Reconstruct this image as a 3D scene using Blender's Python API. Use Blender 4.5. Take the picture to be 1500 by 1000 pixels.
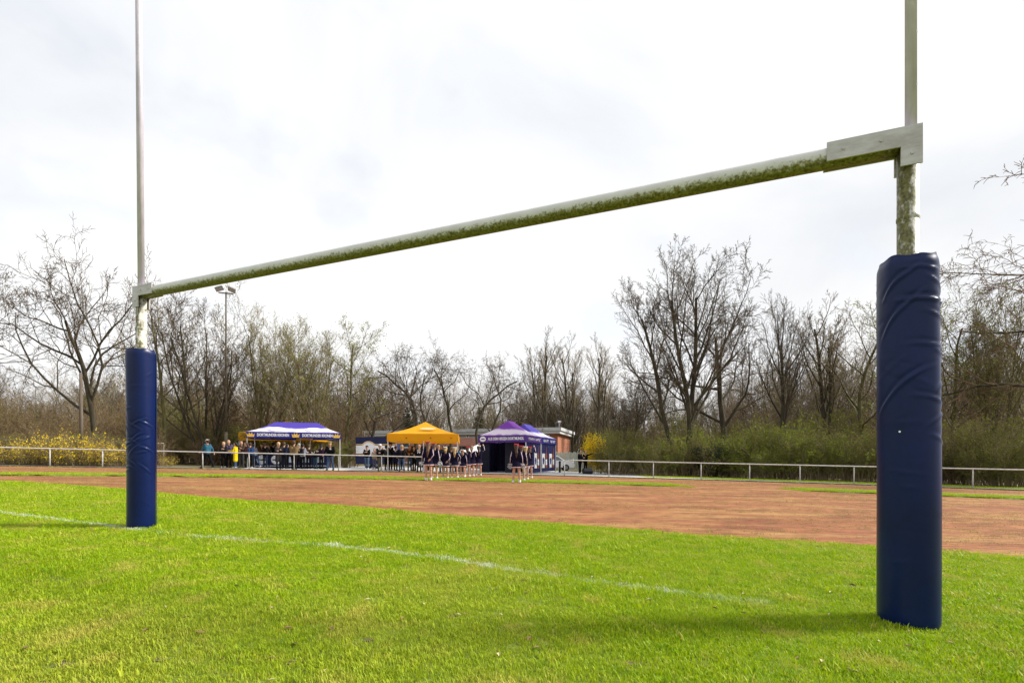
import bpy, math, random
import numpy as np
from mathutils import Vector, Matrix
R = math.radians
for o in list(bpy.data.objects): bpy.data.objects.remove(o)
sc = bpy.context.scene
col = sc.collection

# ------------------------------------------------------------------ camera, sky, sun, exposure
F, H0, KH, CH, K = 720.0, 657.0, 0.022, 0.94, 0.022      # focal length in photo pixels, eye height; K = cross fall of the sports ground
cam = bpy.data.objects.new('camera', bpy.data.cameras.new('camera')); col.objects.link(cam)
cam.location = (0, 0, CH); cam.rotation_euler = (R(90), 0, 0)
cam.data.sensor_width = 36; cam.data.sensor_fit = 'HORIZONTAL'
cam.data.lens = F/1500*36; cam.data.shift_y = (H0+KH*750-500)/1500
cam.data.clip_start = .05; cam.data.clip_end = 2000
sc.camera = cam
SUN_EL, SUN_AZ = R(39), R(82)          # azimuth measured from +Y towards +X
w = bpy.data.worlds.new('World'); sc.world = w; w.use_nodes = True
nt = w.node_tree; nt.nodes.clear()
def wn(t, **kw):
    n = nt.nodes.new(t)
    for k, v in kw.items(): setattr(n, k, v)
    return n
sky = wn('ShaderNodeTexSky', sky_type='NISHITA', sun_disc=False, sun_elevation=SUN_EL, sun_rotation=SUN_AZ)
skm = wn('ShaderNodeVectorMath', operation='SCALE'); skm.inputs['Scale'].default_value = .12
nt.links.new(sky.outputs[0], skm.inputs[0])
tc = wn('ShaderNodeTexCoord')
mp = wn('ShaderNodeMapping'); mp.inputs['Scale'].default_value = (1.0, 1.0, 1.7); mp.inputs['Location'].default_value = (5.3, 1.4, .9)
nt.links.new(tc.outputs['Generated'], mp.inputs[0])
n1 = wn('ShaderNodeTexNoise'); n1.inputs['Scale'].default_value = 1.5; n1.inputs['Detail'].default_value = 7; n1.inputs['Roughness'].default_value = .52; n1.inputs['Distortion'].default_value = .5
n2 = wn('ShaderNodeTexNoise'); n2.inputs['Scale'].default_value = 4.3; n2.inputs['Detail'].default_value = 5
for n in (n1, n2): nt.links.new(mp.outputs[0], n.inputs['Vector'])
rp = wn('ShaderNodeValToRGB')
rp.color_ramp.elements[0].position = .28; rp.color_ramp.elements[0].color = (.43, .447, .475, 1)
rp.color_ramp.elements[1].position = .62; rp.color_ramp.elements[1].color = (.59, .59, .59, 1)
nt.links.new(n1.outputs[0], rp.inputs[0])
r2 = wn('ShaderNodeValToRGB')
r2.color_ramp.elements[0].position = .30; r2.color_ramp.elements[0].color = (.84, .84, .84, 1)
r2.color_ramp.elements[1].position = .46; r2.color_ramp.elements[1].color = (1, 1, 1, 1)
nt.links.new(n2.outputs[0], r2.inputs[0])
mx = wn('ShaderNodeMix', data_type='RGBA')
nt.links.new(r2.outputs[0], mx.inputs[0]); nt.links.new(skm.outputs[0], mx.inputs[6]); nt.links.new(rp.outputs[0], mx.inputs[7])
bg = wn('ShaderNodeBackground'); bg.inputs[1].default_value = 1.0
sxz = wn('ShaderNodeSeparateXYZ'); nt.links.new(tc.outputs['Generated'], sxz.inputs[0])
hz = wn('ShaderNodeMapRange'); hz.inputs[1].default_value = .02; hz.inputs[2].default_value = .5; hz.inputs[3].default_value = .86; hz.inputs[4].default_value = 1.0; nt.links.new(sxz.outputs[2], hz.inputs[0])   # cloud deck is greyer low down, all round
hm_ = wn('ShaderNodeVectorMath', operation='SCALE'); nt.links.new(mx.outputs[2], hm_.inputs[0]); nt.links.new(hz.outputs[0], hm_.inputs['Scale']); nt.links.new(hm_.outputs[0], bg.inputs[0])
wo = wn('ShaderNodeOutputWorld'); nt.links.new(bg.outputs[0], wo.inputs[0])
sl = bpy.data.lights.new('sun', 'SUN'); sl.energy = 3.4; sl.angle = R(9); sl.color = (1, .95, .87)
sun = bpy.data.objects.new('sun', sl); col.objects.link(sun)
sd = Vector((math.sin(SUN_AZ)*math.cos(SUN_EL), math.cos(SUN_AZ)*math.cos(SUN_EL), math.sin(SUN_EL)))
sun.rotation_euler = sd.to_track_quat('Z', 'Y').to_euler(); sun.location = (30, -5, 30)
vs = sc.view_settings; vs.view_transform = 'Standard'; vs.look = 'None'; vs.gamma = 1; vs.use_curve_mapping = False
vs.exposure = .95

# ------------------------------------------------------------------ helpers
rng = random.Random(7)
def gz(x): return -K*x
def gp(px, py):                         # photo pixel on the ground -> world
    Y = F*CH/(py-(H0+KH*px)); X = (px-750)/F*Y
    return Vector((X, Y, gz(X)))
def ax(px, Y): return (px-750)/F*Y      # world X of a photo column at distance Y
def zz(px, py, Y): return CH+(H0+KH*750-py)/F*Y   # world Z of a photo row at distance Y
def fenceY(x): return 31.4-.009*(x+4)**2
def stripY(x): return 21.6-.0135*(x+1.5)**2

def tag(o, label=None, cat=None, group=None, kind=None):
    if label: o['label'] = label
    if cat: o['category'] = cat
    if group: o['group'] = group
    if kind: o['kind'] = kind
    return o
def empty(name, loc, rz=0, label=None, cat=None, group=None):
    o = bpy.data.objects.new(name, None); col.objects.link(o); o.location = loc; o.rotation_euler = (0, 0, rz)
    o.empty_display_size = .2
    return tag(o, label, cat, group)
class MB:
    def __init__(s): s.v = []; s.f = []; s.m = []; s.sm = []
    def add(s, vs, fs, m=0, smooth=False):
        b = len(s.v); s.v += [tuple(p) for p in vs]
        for f in fs: s.f.append([i+b for i in f]); s.m.append(m); s.sm.append(smooth)
        return s
    def box(s, x0, x1, y0, y1, z0, z1, m=0, M=None):
        v = [(x, y, z) for z in (z0, z1) for y in (y0, y1) for x in (x0, x1)]
        if M: v = [M @ Vector(p) for p in v]
        return s.add(v, [(0, 2, 3, 1), (4, 5, 7, 6), (0, 1, 5, 4), (2, 6, 7, 3), (0, 4, 6, 2), (1, 3, 7, 5)], m)
    def tube(s, pts, rad, n=8, m=0, caps=True, smooth=True):
        pts = [Vector(p) for p in pts]
        if not hasattr(rad, '__len__'): rad = [rad]*len(pts)
        v = []; d0 = (pts[-1]-pts[0]).normalized()
        ref = Vector((0, 0, 1)) if abs(d0.z) < .8 else Vector((0, 1, 0))
        for i, p in enumerate(pts):
            d = (pts[min(i+1, len(pts)-1)]-pts[max(i-1, 0)]).normalized()
            a = d.cross(ref).normalized(); b = d.cross(a)
            for k in range(n):
                t = 2*math.pi*k/n; v.append(p+(a*math.cos(t)+b*math.sin(t))*rad[i])
        f = []
        for i in range(len(pts)-1):
            for k in range(n):
                f.append((i*n+k, i*n+(k+1) % n, (i+1)*n+(k+1) % n, (i+1)*n+k))
        s.add(v, f, m, smooth)
        if caps:
            b = len(s.v)-len(v)
            for q in ([b+k for k in range(n)][::-1], [b+len(v)-n+k for k in range(n)]):
                s.f.append(q); s.m.append(m); s.sm.append(False)
        return s
    def disc(s, c, r, ux, uz, n=20, m=0, r2=None):
        c = Vector(c); ux = Vector(ux); uz = Vector(uz); r2 = r2 or r
        v = [c+ux*math.cos(2*math.pi*k/n)*r+uz*math.sin(2*math.pi*k/n)*r2 for k in range(n)]
        return s.add(v, [list(range(n))], m)
    def mesh(s, name, mats):
        me = bpy.data.meshes.new(name); me.from_pydata(s.v, [], s.f)
        for m in (mats if isinstance(mats, (list, tuple)) else [mats]): me.materials.append(m)
        me.polygons.foreach_set('material_index', s.m); me.polygons.foreach_set('use_smooth', s.sm); me.update()
        return me
    def build(s, name, mats, parent=None, loc=None):
        o = bpy.data.objects.new(name, s.mesh(name, mats)); col.objects.link(o)
        if parent: o.parent = parent
        if loc: o.location = loc
        return o
def npmesh(name, v, quads=None, tris=None, mats=(), mi=None, smooth=False):
    me = bpy.data.meshes.new(name)
    v = np.asarray(v, np.float32); nq = 0 if quads is None else len(quads); ntri = 0 if tris is None else len(tris)
    me.vertices.add(len(v)); me.vertices.foreach_set('co', v.ravel())
    li = np.concatenate([np.asarray(a, np.int32).ravel() for a in (quads, tris) if a is not None and len(a)])
    me.loops.add(len(li)); me.loops.foreach_set('vertex_index', li)
    me.polygons.add(nq+ntri)
    st = np.concatenate([np.arange(nq)*4, nq*4+np.arange(ntri)*3]).astype(np.int32)
    me.polygons.foreach_set('loop_start', st)
    if mi is not None: me.polygons.foreach_set('material_index', np.asarray(mi, np.int32))
    me.polygons.foreach_set('use_smooth', np.full(nq+ntri, smooth))
    for m in mats: me.materials.append(m)
    me.update(calc_edges=True); me.validate()
    return me
def copy_tree(o, parent=None):
    c = o.copy(); col.objects.link(c); c.parent = parent
    for ch in list(o.children): copy_tree(ch, c)
    return c

# ------------------------------------------------------------------ materials
MATS = {}
def mat(name, c, rough=.8, c2=None, scale=8, bump=0, bscale=60, metal=0, spec=.3, trans=0, coat=0, stretch=None, lo=.35, hi=.65, detail=6):
    if name in MATS: return MATS[name]
    m = bpy.data.materials.new(name); m.use_nodes = True; t = m.node_tree; b = t.nodes['Principled BSDF']
    b.inputs['Roughness'].default_value = rough; b.inputs['Metallic'].default_value = metal
    b.inputs['Specular IOR Level'].default_value = spec; b.inputs['Coat Weight'].default_value = coat
    if coat: b.inputs['Coat Roughness'].default_value = .25
    g = t.nodes.new('ShaderNodeTexCoord'); vec = g.outputs['Object']
    if stretch:
        q = t.nodes.new('ShaderNodeMapping'); q.inputs['Scale'].default_value = stretch; t.links.new(vec, q.inputs[0]); vec = q.outputs[0]
    c2 = c2 or tuple(x*.8 for x in c)
    n = t.nodes.new('ShaderNodeTexNoise'); n.inputs['Scale'].default_value = scale; n.inputs['Detail'].default_value = detail; n.inputs['Roughness'].default_value = .62
    t.links.new(vec, n.inputs['Vector'])
    r = t.nodes.new('ShaderNodeValToRGB'); e = r.color_ramp.elements
    e[0].position = lo; e[0].color = (*c2, 1); e[1].position = hi; e[1].color = (*c, 1)
    t.links.new(n.outputs[0], r.inputs[0]); t.links.new(r.outputs[0], b.inputs['Base Color'])
    if bump:
        n2 = t.nodes.new('ShaderNodeTexNoise'); n2.inputs['Scale'].default_value = bscale; n2.inputs['Detail'].default_value = 4; t.links.new(vec, n2.inputs['Vector'])
        bp = t.nodes.new('ShaderNodeBump'); bp.inputs['Strength'].default_value = bump; bp.inputs['Distance'].default_value = .02
        t.links.new(n2.outputs[0], bp.inputs['Height']); t.links.new(bp.outputs[0], b.inputs['Normal'])
    if trans:
        tr = t.nodes.new('ShaderNodeBsdfTranslucent'); t.links.new(r.outputs[0], tr.inputs[0])
        ms = t.nodes.new('ShaderNodeMixShader'); ms.inputs[0].default_value = trans
        t.links.new(b.outputs[0], ms.inputs[1]); t.links.new(tr.outputs[0], ms.inputs[2])
        t.links.new(ms.outputs[0], t.nodes['Material Output'].inputs[0])
    MATS[name] = m
    return m
def nd(m, t): return m.node_tree.nodes.new(t)
def lk(m, a, b): m.node_tree.links.new(a, b)

m_ground = mat('leaf_litter', (.16, .12, .06), .95, (.07, .075, .025), 1.4, .6, 14)
m_soil = mat('lawn_soil', (.17, .22, .02), .95, (.09, .12, .015), 5, .7, 40)
m_asph = mat('asphalt', (.30, .30, .31), .85, (.19, .19, .195), 1.1, .25, 90)
m_conc = mat('concrete', (.50, .50, .50), .85, (.36, .36, .36), .9, .2, 60)
m_kerb = mat('kerb', (.14, .12, .1), .9, (.07, .06, .045), 5)
m_galv = mat('galvanised', (.66, .65, .62), .45, (.48, .47, .43), 7, .08, 120, metal=.25)
m_postw = mat('rail_post', (.52, .51, .48), .55, (.36, .35, .31), 9, .08, 120)
m_bark = mat('bark', (.082, .068, .042), .95, (.036, .031, .02), 9, .6, 30, stretch=(1, 1, .25))
m_barkg = mat('bark_mossy', (.14, .13, .052), .95, (.06, .055, .026), 5, .6, 30, stretch=(1, 1, .25))
m_twig = mat('twig', (.125, .094, .058), .9, (.07, .054, .034), 3)
m_twigp = mat('twig_pale', (.26, .205, .115), .9, (.15, .118, .066), 3)
m_twigr = mat('twig_brown', (.24, .165, .10), .9, (.14, .095, .058), 3)
def leafmat(name, c, c2): return mat(name, c, .6, c2, 1.7, spec=.2, trans=.35)
m_bud = leafmat('bud_leaf', (.31, .36, .045), (.19, .24, .03))
m_olive = leafmat('olive_leaf', (.20, .205, .032), (.10, .11, .02))
m_fresh = leafmat('fresh_leaf', (.27, .32, .03), (.14, .18, .02))
m_brownl = leafmat('brown_leaf', (.24, .175, .065), (.13, .10, .04))
m_forsy = leafmat('forsythia_flower', (.90, .70, .008), (.80, .56, .006))
m_dark = leafmat('evergreen_leaf', (.03, .05, .018), (.014, .026, .01))
m_navy = mat('navy_vinyl', (.0016, .0108, .074), .33, (.0011, .0072, .050), 2.2, .03, 900, spec=.22, coat=.03)

# red cinder with dry weeds
m_cinder = mat('cinder', (.335, .135, .052), .97, (.215, .072, .030), .9, .9, 30, stretch=(.45, 1, 1))
def cinder_nodes():
    t = m_cinder.node_tree; b = t.nodes['Principled BSDF']; r = [n for n in t.nodes if n.type == 'VALTORGB'][0]
    tcn = [n for n in t.nodes if n.type == 'TEX_COORD'][0]
    mp = nd(m_cinder, 'ShaderNodeMapping'); mp.inputs['Scale'].default_value = (.32, 1.25, 1); mp.inputs['Rotation'].default_value = (0, 0, R(12)); lk(m_cinder, tcn.outputs['Object'], mp.inputs[0])
    n = nd(m_cinder, 'ShaderNodeTexNoise'); n.inputs['Scale'].default_value = 1.1; n.inputs['Detail'].default_value = 9; n.inputs['Roughness'].default_value = .68; lk(m_cinder, mp.outputs[0], n.inputs['Vector'])
    r1 = nd(m_cinder, 'ShaderNodeValToRGB'); r1.color_ramp.elements[0].position = .47; r1.color_ramp.elements[1].position = .66; lk(m_cinder, n.outputs[0], r1.inputs[0])
    mx = nd(m_cinder, 'ShaderNodeMix'); mx.data_type = 'RGBA'; mx.inputs[7].default_value = (.40, .25, .08, 1)
    sc_ = nd(m_cinder, 'ShaderNodeMath'); sc_.operation = 'MULTIPLY'; sc_.inputs[1].default_value = .75; lk(m_cinder, r1.outputs[0], sc_.inputs[0])
    lk(m_cinder, sc_.outputs[0], mx.inputs[0]); lk(m_cinder, r.outputs[0], mx.inputs[6])
    n3 = nd(m_cinder, 'ShaderNodeTexNoise'); n3.inputs['Scale'].default_value = 9; n3.inputs['Detail'].default_value = 8; n3.inputs['Roughness'].default_value = .75; lk(m_cinder, mp.outputs[0], n3.inputs['Vector'])
    r3 = nd(m_cinder, 'ShaderNodeValToRGB'); r3.color_ramp.elements[0].position = .32; r3.color_ramp.elements[0].color = (.22, .17, .14, 1); r3.color_ramp.elements[1].position = .56; lk(m_cinder, n3.outputs[0], r3.inputs[0])
    mu = nd(m_cinder, 'ShaderNodeMix'); mu.data_type = 'RGBA'; mu.blend_type = 'MULTIPLY'; mu.inputs[0].default_value = .95
    lk(m_cinder, mx.outputs[2], mu.inputs[6]); lk(m_cinder, r3.outputs[0], mu.inputs[7]); lk(m_cinder, mu.outputs[2], b.inputs['Base Color'])
cinder_nodes()

# grass blades: colour from per-tuft attributes (dry patches, line paint) and position
def blade_mat(name, ca, cb, dry):
    m = bpy.data.materials.new(name); m.use_nodes = True; b = m.node_tree.nodes['Principled BSDF']; b.inputs['Roughness'].default_value = .55; b.inputs['Specular IOR Level'].default_value = .25
    oi = nd(m, 'ShaderNodeObjectInfo')
    r = nd(m, 'ShaderNodeValToRGB'); r.color_ramp.elements[0].color = (*ca, 1); r.color_ramp.elements[1].color = (*cb, 1); lk(m, oi.outputs['Random'], r.inputs[0])
    a = nd(m, 'ShaderNodeAttribute'); a.attribute_type = 'INSTANCER'; a.attribute_name = 'dry'
    x = nd(m, 'ShaderNodeMix'); x.data_type = 'RGBA'; x.inputs[7].default_value = (*dry, 1); lk(m, a.outputs['Fac'], x.inputs[0]); lk(m, r.outputs[0], x.inputs[6])
    p = nd(m, 'ShaderNodeAttribute'); p.attribute_type = 'INSTANCER'; p.attribute_name = 'paint'
    y = nd(m, 'ShaderNodeMix'); y.data_type = 'RGBA'; y.inputs[7].default_value = (.78, .8, .74, 1); lk(m, p.outputs['Fac'], y.inputs[0]); lk(m, x.outputs[2], y.inputs[6])
    lk(m, y.outputs[2], b.inputs['Base Color'])
    tr = nd(m, 'ShaderNodeBsdfTranslucent'); lk(m, y.outputs[2], tr.inputs[0])
    ms = nd(m, 'ShaderNodeMixShader'); ms.inputs[0].default_value = .35; lk(m, b.outputs[0], ms.inputs[1]); lk(m, tr.outputs[0], ms.inputs[2])
    lk(m, ms.outputs[0], m.node_tree.nodes['Material Output'].inputs[0])
    return m
m_blade = blade_mat('grass_blade', (.19, .335, .003), (.41, .515, .006), (.50, .46, .08))
m_weed = blade_mat('weed_blade', (.30, .22, .08), (.22, .21, .05), (.38, .30, .12))

# ------------------------------------------------------------------ ground and paths
def sheet(name, pts, dz, m, kind='structure'):
    b = MB(); b.add([(x, y, gz(x)+dz) for x, y in pts], [list(range(len(pts)))])
    return tag(b.build(name, m), kind=kind)
sheet('ground', [(-400, -300), (400, -300), (400, 600), (-400, 600)], 0, m_ground)
arc = [x*1.5 for x in range(-30, 31)]
fx = [x for x in arc if fenceY(x) > 1]
sheet('cinder_track', [(x, fenceY(x)-.35) for x in fx][::-1]+[(-44, -14), (44, -14)], .004, m_cinder)
EDGE = [(0, 705), (100, 711.5), (150, 715), (233, 723.5), (333, 733), (500, 742), (667, 758), (833, 770.5), (1000, 785), (1140, 794), (1280, 803), (1500, 820)]
edge = [(p.x, p.y) for p in (gp(*e) for e in EDGE)]
edge = [(-34, -10), (-30, 8), (-22, 14.6)]+edge+[(9, 3.4), (14, .6), (20, -4), (20, -12)]
er = random.Random(3); edge2 = []
for (a, b) in zip(edge[:-1], edge[1:]):
    n = max(2, int(math.hypot(b[0]-a[0], b[1]-a[1])/.12))
    for k in range(n):
        t = k/n; edge2.append((a[0]+(b[0]-a[0])*t+er.uniform(-.05, .05), a[1]+(b[1]-a[1])*t+er.uniform(-.05, .05)))
field_poly = edge2+[edge[-1], (-10, -12)]
sheet('playing_field', field_poly, .008, m_soil)
path_x = [x for x in fx]
sheet('asphalt_path', [(x, fenceY(x)-.35) for x in path_x]+[(x, fenceY(x)+2.7) for x in path_x][::-1], .004, m_asph)
sheet('paved_yard', [(-17, 30.6), (-9, 31.4), (0, 31.4), (9, 30.3), (13.5, 29.2), (11, 34), (8, 44), (-2, 49), (-18, 49), (-19, 36)], .008, m_conc)
sheet('verge', [(x, fenceY(x)+2.6) for x in path_x if x > 9]+[(x, fenceY(x)+6) for x in path_x if x > 9][::-1], .006, m_soil)
kb = MB()
pk = [Vector((x, fenceY(x)-.35, gz(x))) for x in path_x]
for a, b in zip(pk[:-1], pk[1:]):
    d = (b-a).normalized(); n = Vector((-d.y, d.x, 0))*.05; u = Vector((0, 0, .06))
    kb.add([a-n, b-n, b+n, a+n, a-n+u, b-n+u, b+n+u, a+n+u], [(4, 5, 6, 7), (0, 1, 5, 4), (2, 3, 7, 6)])
tag(kb.build('kerb', m_kerb), kind='structure')
# raised turf strips between the cinder lanes
def turf_strip(x0, x1):
    xs = np.arange(x0, x1+.01, .4); b = MB(); n = len(xs); v = []
    for i, x in enumerate(xs):
        e = min(1, min(i, n-1-i)/3+.12); wd = .95*e
        y = stripY(x); j = .06
        for dy, dz in ((-wd+er.uniform(-j, j), 0), (-wd+.06+er.uniform(-j, j), .05*e), (wd-.06+er.uniform(-j, j), .05*e), (wd+er.uniform(-j, j), 0)):
            v.append((x, y+dy, gz(x)+.0045+dz))
    b.add(v, [(i*4+k, (i+1)*4+k, (i+1)*4+k+1, i*4+k+1) for i in range(n-1) for k in range(3)])
    return tag(b.build('turf_strip', m_soil), kind='structure')
turf_strip(-30, 7.3); turf_strip(11, 27)

# ------------------------------------------------------------------ grass (instanced tufts)
def vnoise(x, y, s, seed):                 # smooth value noise
    r = np.random.RandomState(seed); g = r.rand(128, 128)
    x = x*s+50; y = y*s+50; xi = np.floor(x).astype(int); yi = np.floor(y).astype(int); fx_ = x-xi; fy_ = y-yi
    fx_ = fx_*fx_*(3-2*fx_); fy_ = fy_*fy_*(3-2*fy_)
    a = g[xi % 128, yi % 128]; b = g[(xi+1) % 128, yi % 128]; c = g[xi % 128, (yi+1) % 128]; d = g[(xi+1) % 128, (yi+1) % 128]
    return a*(1-fx_)*(1-fy_)+b*fx_*(1-fy_)+c*(1-fx_)*fy_+d*fx_*fy_
def inpoly(x, y, poly):
    r = np.zeros(len(x), bool); P = np.array(poly); j = len(P)-1
    for i in range(len(P)):
        xi, yi = P[i]; xj, yj = P[j]
        c = ((yi > y) != (yj > y))
        with np.errstate(divide='ignore', invalid='ignore'):
            c &= x < (xj-xi)*(y-yi)/(yj-yi+1e-12)+xi
        r ^= c; j = i
    return r
def tuft(name, seed, nb, spread, hmin, hmax, wd, m):
    r = random.Random(seed); b = MB()
    for _ in range(nb):
        a = r.uniform(0, 6.28); q = spread*math.sqrt(r.random()); x, y = q*math.cos(a), q*math.sin(a)
        h = r.uniform(hmin, hmax); la = r.uniform(0, 6.28); le = h*r.uniform(.2, 1.0); ww = wd*r.uniform(.7, 1.3)
        dx, dy = math.cos(la)*le, math.sin(la)*le; sx, sy = -math.sin(la)*ww/2, math.cos(la)*ww/2
        b.add([(x-sx, y-sy, -.004), (x+sx, y+sy, -.004), (x+dx*.4-sx*.8, y+dy*.4-sy*.8, h*.62), (x+dx*.4+sx*.8, y+dy*.4+sy*.8, h*.62), (x+dx, y+dy, h*.95)],
              [(0, 1, 3, 2), (2, 3, 4)])
    o = bpy.data.objects.new(name, b.mesh(name, m)); return o      # template, never linked to the scene
def scatter(name, pts, attrs, tufts, label_kind='stuff'):
    me = bpy.data.meshes.new(name); me.vertices.add(len(pts)); me.vertices.foreach_set('co', np.asarray(pts, np.float32).ravel())
    for k, v in attrs.items():
        a = me.attributes.new(k, 'FLOAT', 'POINT'); a.data.foreach_set('value', np.asarray(v, np.float32))
    me.update()
    o = bpy.data.objects.new(name, me); col.objects.link(o)
    g = bpy.data.node_groups.new(name, 'GeometryNodeTree')
    g.interface.new_socket('Geometry', in_out='INPUT', socket_type='NodeSocketGeometry'); g.interface.new_socket('Geometry', in_out='OUTPUT', socket_type='NodeSocketGeometry')
    N = g.nodes; L = g.links; gi = N.new('NodeGroupInput'); go = N.new('NodeGroupOutput'); jn = N.new('GeometryNodeJoinGeometry'); L.new(jn.outputs[0], go.inputs[0])
    def at(nm):
        q = N.new('GeometryNodeInputNamedAttribute'); q.data_type = 'FLOAT'; q.inputs['Name'].default_value = nm; return q.outputs['Attribute']
    cx = N.new('ShaderNodeCombineXYZ'); L.new(at('rot'), cx.inputs[2]); sca = at('size'); kd = at('sort')
    for i, t in enumerate(tufts):
        oi = N.new('GeometryNodeObjectInfo'); oi.inputs['Object'].default_value = t; oi.inputs['As Instance'].default_value = True
        ip = N.new('GeometryNodeInstanceOnPoints'); cmpn = N.new('FunctionNodeCompare'); cmpn.data_type = 'FLOAT'; cmpn.operation = 'EQUAL'; cmpn.inputs[1].default_value = i; cmpn.inputs['Epsilon'].default_value = .1
        L.new(kd, cmpn.inputs[0]); L.new(gi.outputs[0], ip.inputs['Points']); L.new(cmpn.outputs[0], ip.inputs['Selection']); L.new(oi.outputs['Geometry'], ip.inputs['Instance'])
        er_ = N.new('FunctionNodeEulerToRotation'); L.new(cx.outputs[0], er_.inputs[0]); L.new(er_.outputs[0], ip.inputs['Rotation']); L.new(sca, ip.inputs['Scale']); L.new(ip.outputs[0], jn.inputs[0])
    md = o.modifiers.new('tufts', 'NODES'); md.node_group = g
    return o
rs = np.random.RandomState(11)
LINE = [(p.x, p.y) for p in (gp(*q) for q in [(-120, 738), (0, 751.5), (75, 761), (150, 770.5), (215, 779), (283, 787.5), (380, 794), (483, 800.5), (560, 808), (600, 813), (790, 841.5), (950, 865), (1060, 879), (1120, 886)])]
def line_dist(x, y):
    d = np.full(len(x), 9.)
    for (a, b) in zip(LINE[:-1], LINE[1:]):
        ax_, ay = a; bx, by = b; l2 = (bx-ax_)**2+(by-ay)**2; t = np.clip(((x-ax_)*(bx-ax_)+(y-ay)*(by-ay))/l2, 0, 1)
        d = np.minimum(d, np.hypot(x-ax_-t*(bx-ax_), y-ay-t*(by-ay)))
    return d
BARE = \
       [(gp(90, 976), .07), (gp(237, 968), .05), (gp(212, 838), .05), (gp(85, 848), .05), (gp(430, 972), .05), (gp(540, 940), .04), (gp(1255, 862), .12), (gp(1200, 884), .04), (gp(930, 975), .05), (gp(125, 742), .22), (gp(60, 733), .2), (gp(335, 745), .15), (gp(660, 905), .05), (gp(1430, 905), .06)]
def field_points(y0, y1, dens, margin):
    X, Y = [], []
    xm = y1*1.08+margin
    n = int(dens*(y1-y0)*2*xm); x = rs.uniform(-xm, xm, n); y = rs.uniform(y0, y1, n)
    k = (np.abs(x) < np.maximum(y, .8)*1.08+margin) & inpoly(x, y, field_poly); x, y = x[k], y[k]
    return x, y
gx, gy, gs = [], [], []
for y0, y1, dens, mg, s in ((.6, 3.2, 1500, 1.0, .88), (3.2, 5, 1150, .8, .95), (5, 8, 620, .5, 1.15), (8, 16, 260, .3, 1.5)):
    x, y = field_points(y0, y1, dens, mg); gx.append(x); gy.append(y); gs.append(np.full(len(x), s))
x = np.concatenate(gx); y = np.concatenate(gy); s = np.concatenate(gs)
keep = np.ones(len(x), bool)
for c, r_ in BARE:
    dd = np.hypot((x-c.x)/1.6, y-c.y)/r_; keep &= (dd > 1.0) | (rs.rand(len(x)) < .15+.4*dd)
x, y, s = x[keep], y[keep], s[keep]
big = vnoise(x, y, .55, 1)*.6+vnoise(x, y, 1.7, 2)*.4; fine = vnoise(x, y, 5.5, 3)
dry = np.clip((big-.56)*1.8, 0, .5)*.7+np.clip((fine-.68)*2.4, 0, .7)+(rs.rand(len(x)) < .06)*.8
ld = line_dist(x, y); wear = vnoise(x, y, 2.3, 9)*.6+vnoise(x, y, 9, 10)*.4
paint = np.where(ld < .042+.016*wear, np.clip(.28+(wear-.3)*1.1, .12, .7)*(rs.rand(len(x)) < .8), 0)
paint = np.where(x > 1.15, paint*.3, paint); paint = np.where((x > -4.35) & (x < -3.6), paint*.12, paint)
s = s*(.70+.6*vnoise(x, y, 3.1, 5))*rs.uniform(.7, 1.25, len(x))*np.where(rs.rand(len(x)) < .03, 1.7, 1)
pts = np.stack([x, y, -K*x+.008], 1)
tf = [tuft('grass_tuft', 20+i, 20, .05, .010, .030, .0040, m_blade) for i in range(5)]
tag(scatter('lawn_grass', pts, dict(rot=rs.uniform(0, 6.28, len(x)), size=s, sort=rs.randint(0, 5, len(x)), dry=np.clip(dry, 0, .9), paint=paint), tf),
    'short bright green lawn grass of the playing field', 'grass', kind='stuff')
m_mud = mat('bare_mud', (.17, .13, .06), .95, (.08, .06, .03), 30, .8, 60)
bs = MB(); mr_ = random.Random(12)
for c, r_ in BARE:
    n = 14; bs.add([(c.x+1.1*r_*mr_.uniform(.3, 1.0)*math.cos(6.283*k/n), c.y+.75*r_*mr_.uniform(.3, 1.0)*math.sin(6.283*k/n), 0) for k in range(n)], [list(range(n))])
bs.v = [(a, b_, gz(a)+.012) for a, b_, _ in bs.v]
tag(bs.build('bare_soil', m_mud), kind='structure')
dl = MB()
for k in range(260):       # fallen leaves and clods trodden into the lawn
    yy = mr_.uniform(1.9, 9); xx = mr_.uniform(-1.15, 1.15)*yy
    if not inpoly(np.array([xx]), np.array([yy]), field_poly)[0]: continue
    a = mr_.uniform(0, 6.28); L = mr_.uniform(.012, .030); ca, sa = math.cos(a), math.sin(a); z = gz(xx)+mr_.uniform(.016, .03); t = mr_.uniform(-.012, .012)
    dl.add([(xx-ca*L, yy-sa*L, z), (xx+sa*L*.45, yy-ca*L*.45, z+.008), (xx+ca*L, yy+sa*L, z+t), (xx-sa*L*.45, yy+ca*L*.45, z+.006)], [(0, 1, 2, 3)], mr_.choice((0, 0, 1)))
tag(dl.build('fallen_leaves', [mat('dead_leaf', (.26, .15, .07), .8, (.14, .08, .04), 20), mat('straw', (.5, .42, .22), .8, (.36, .3, .15), 20)]), 'dry brown fallen leaves scattered over the lawn', 'leaves', kind='stuff')
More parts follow.
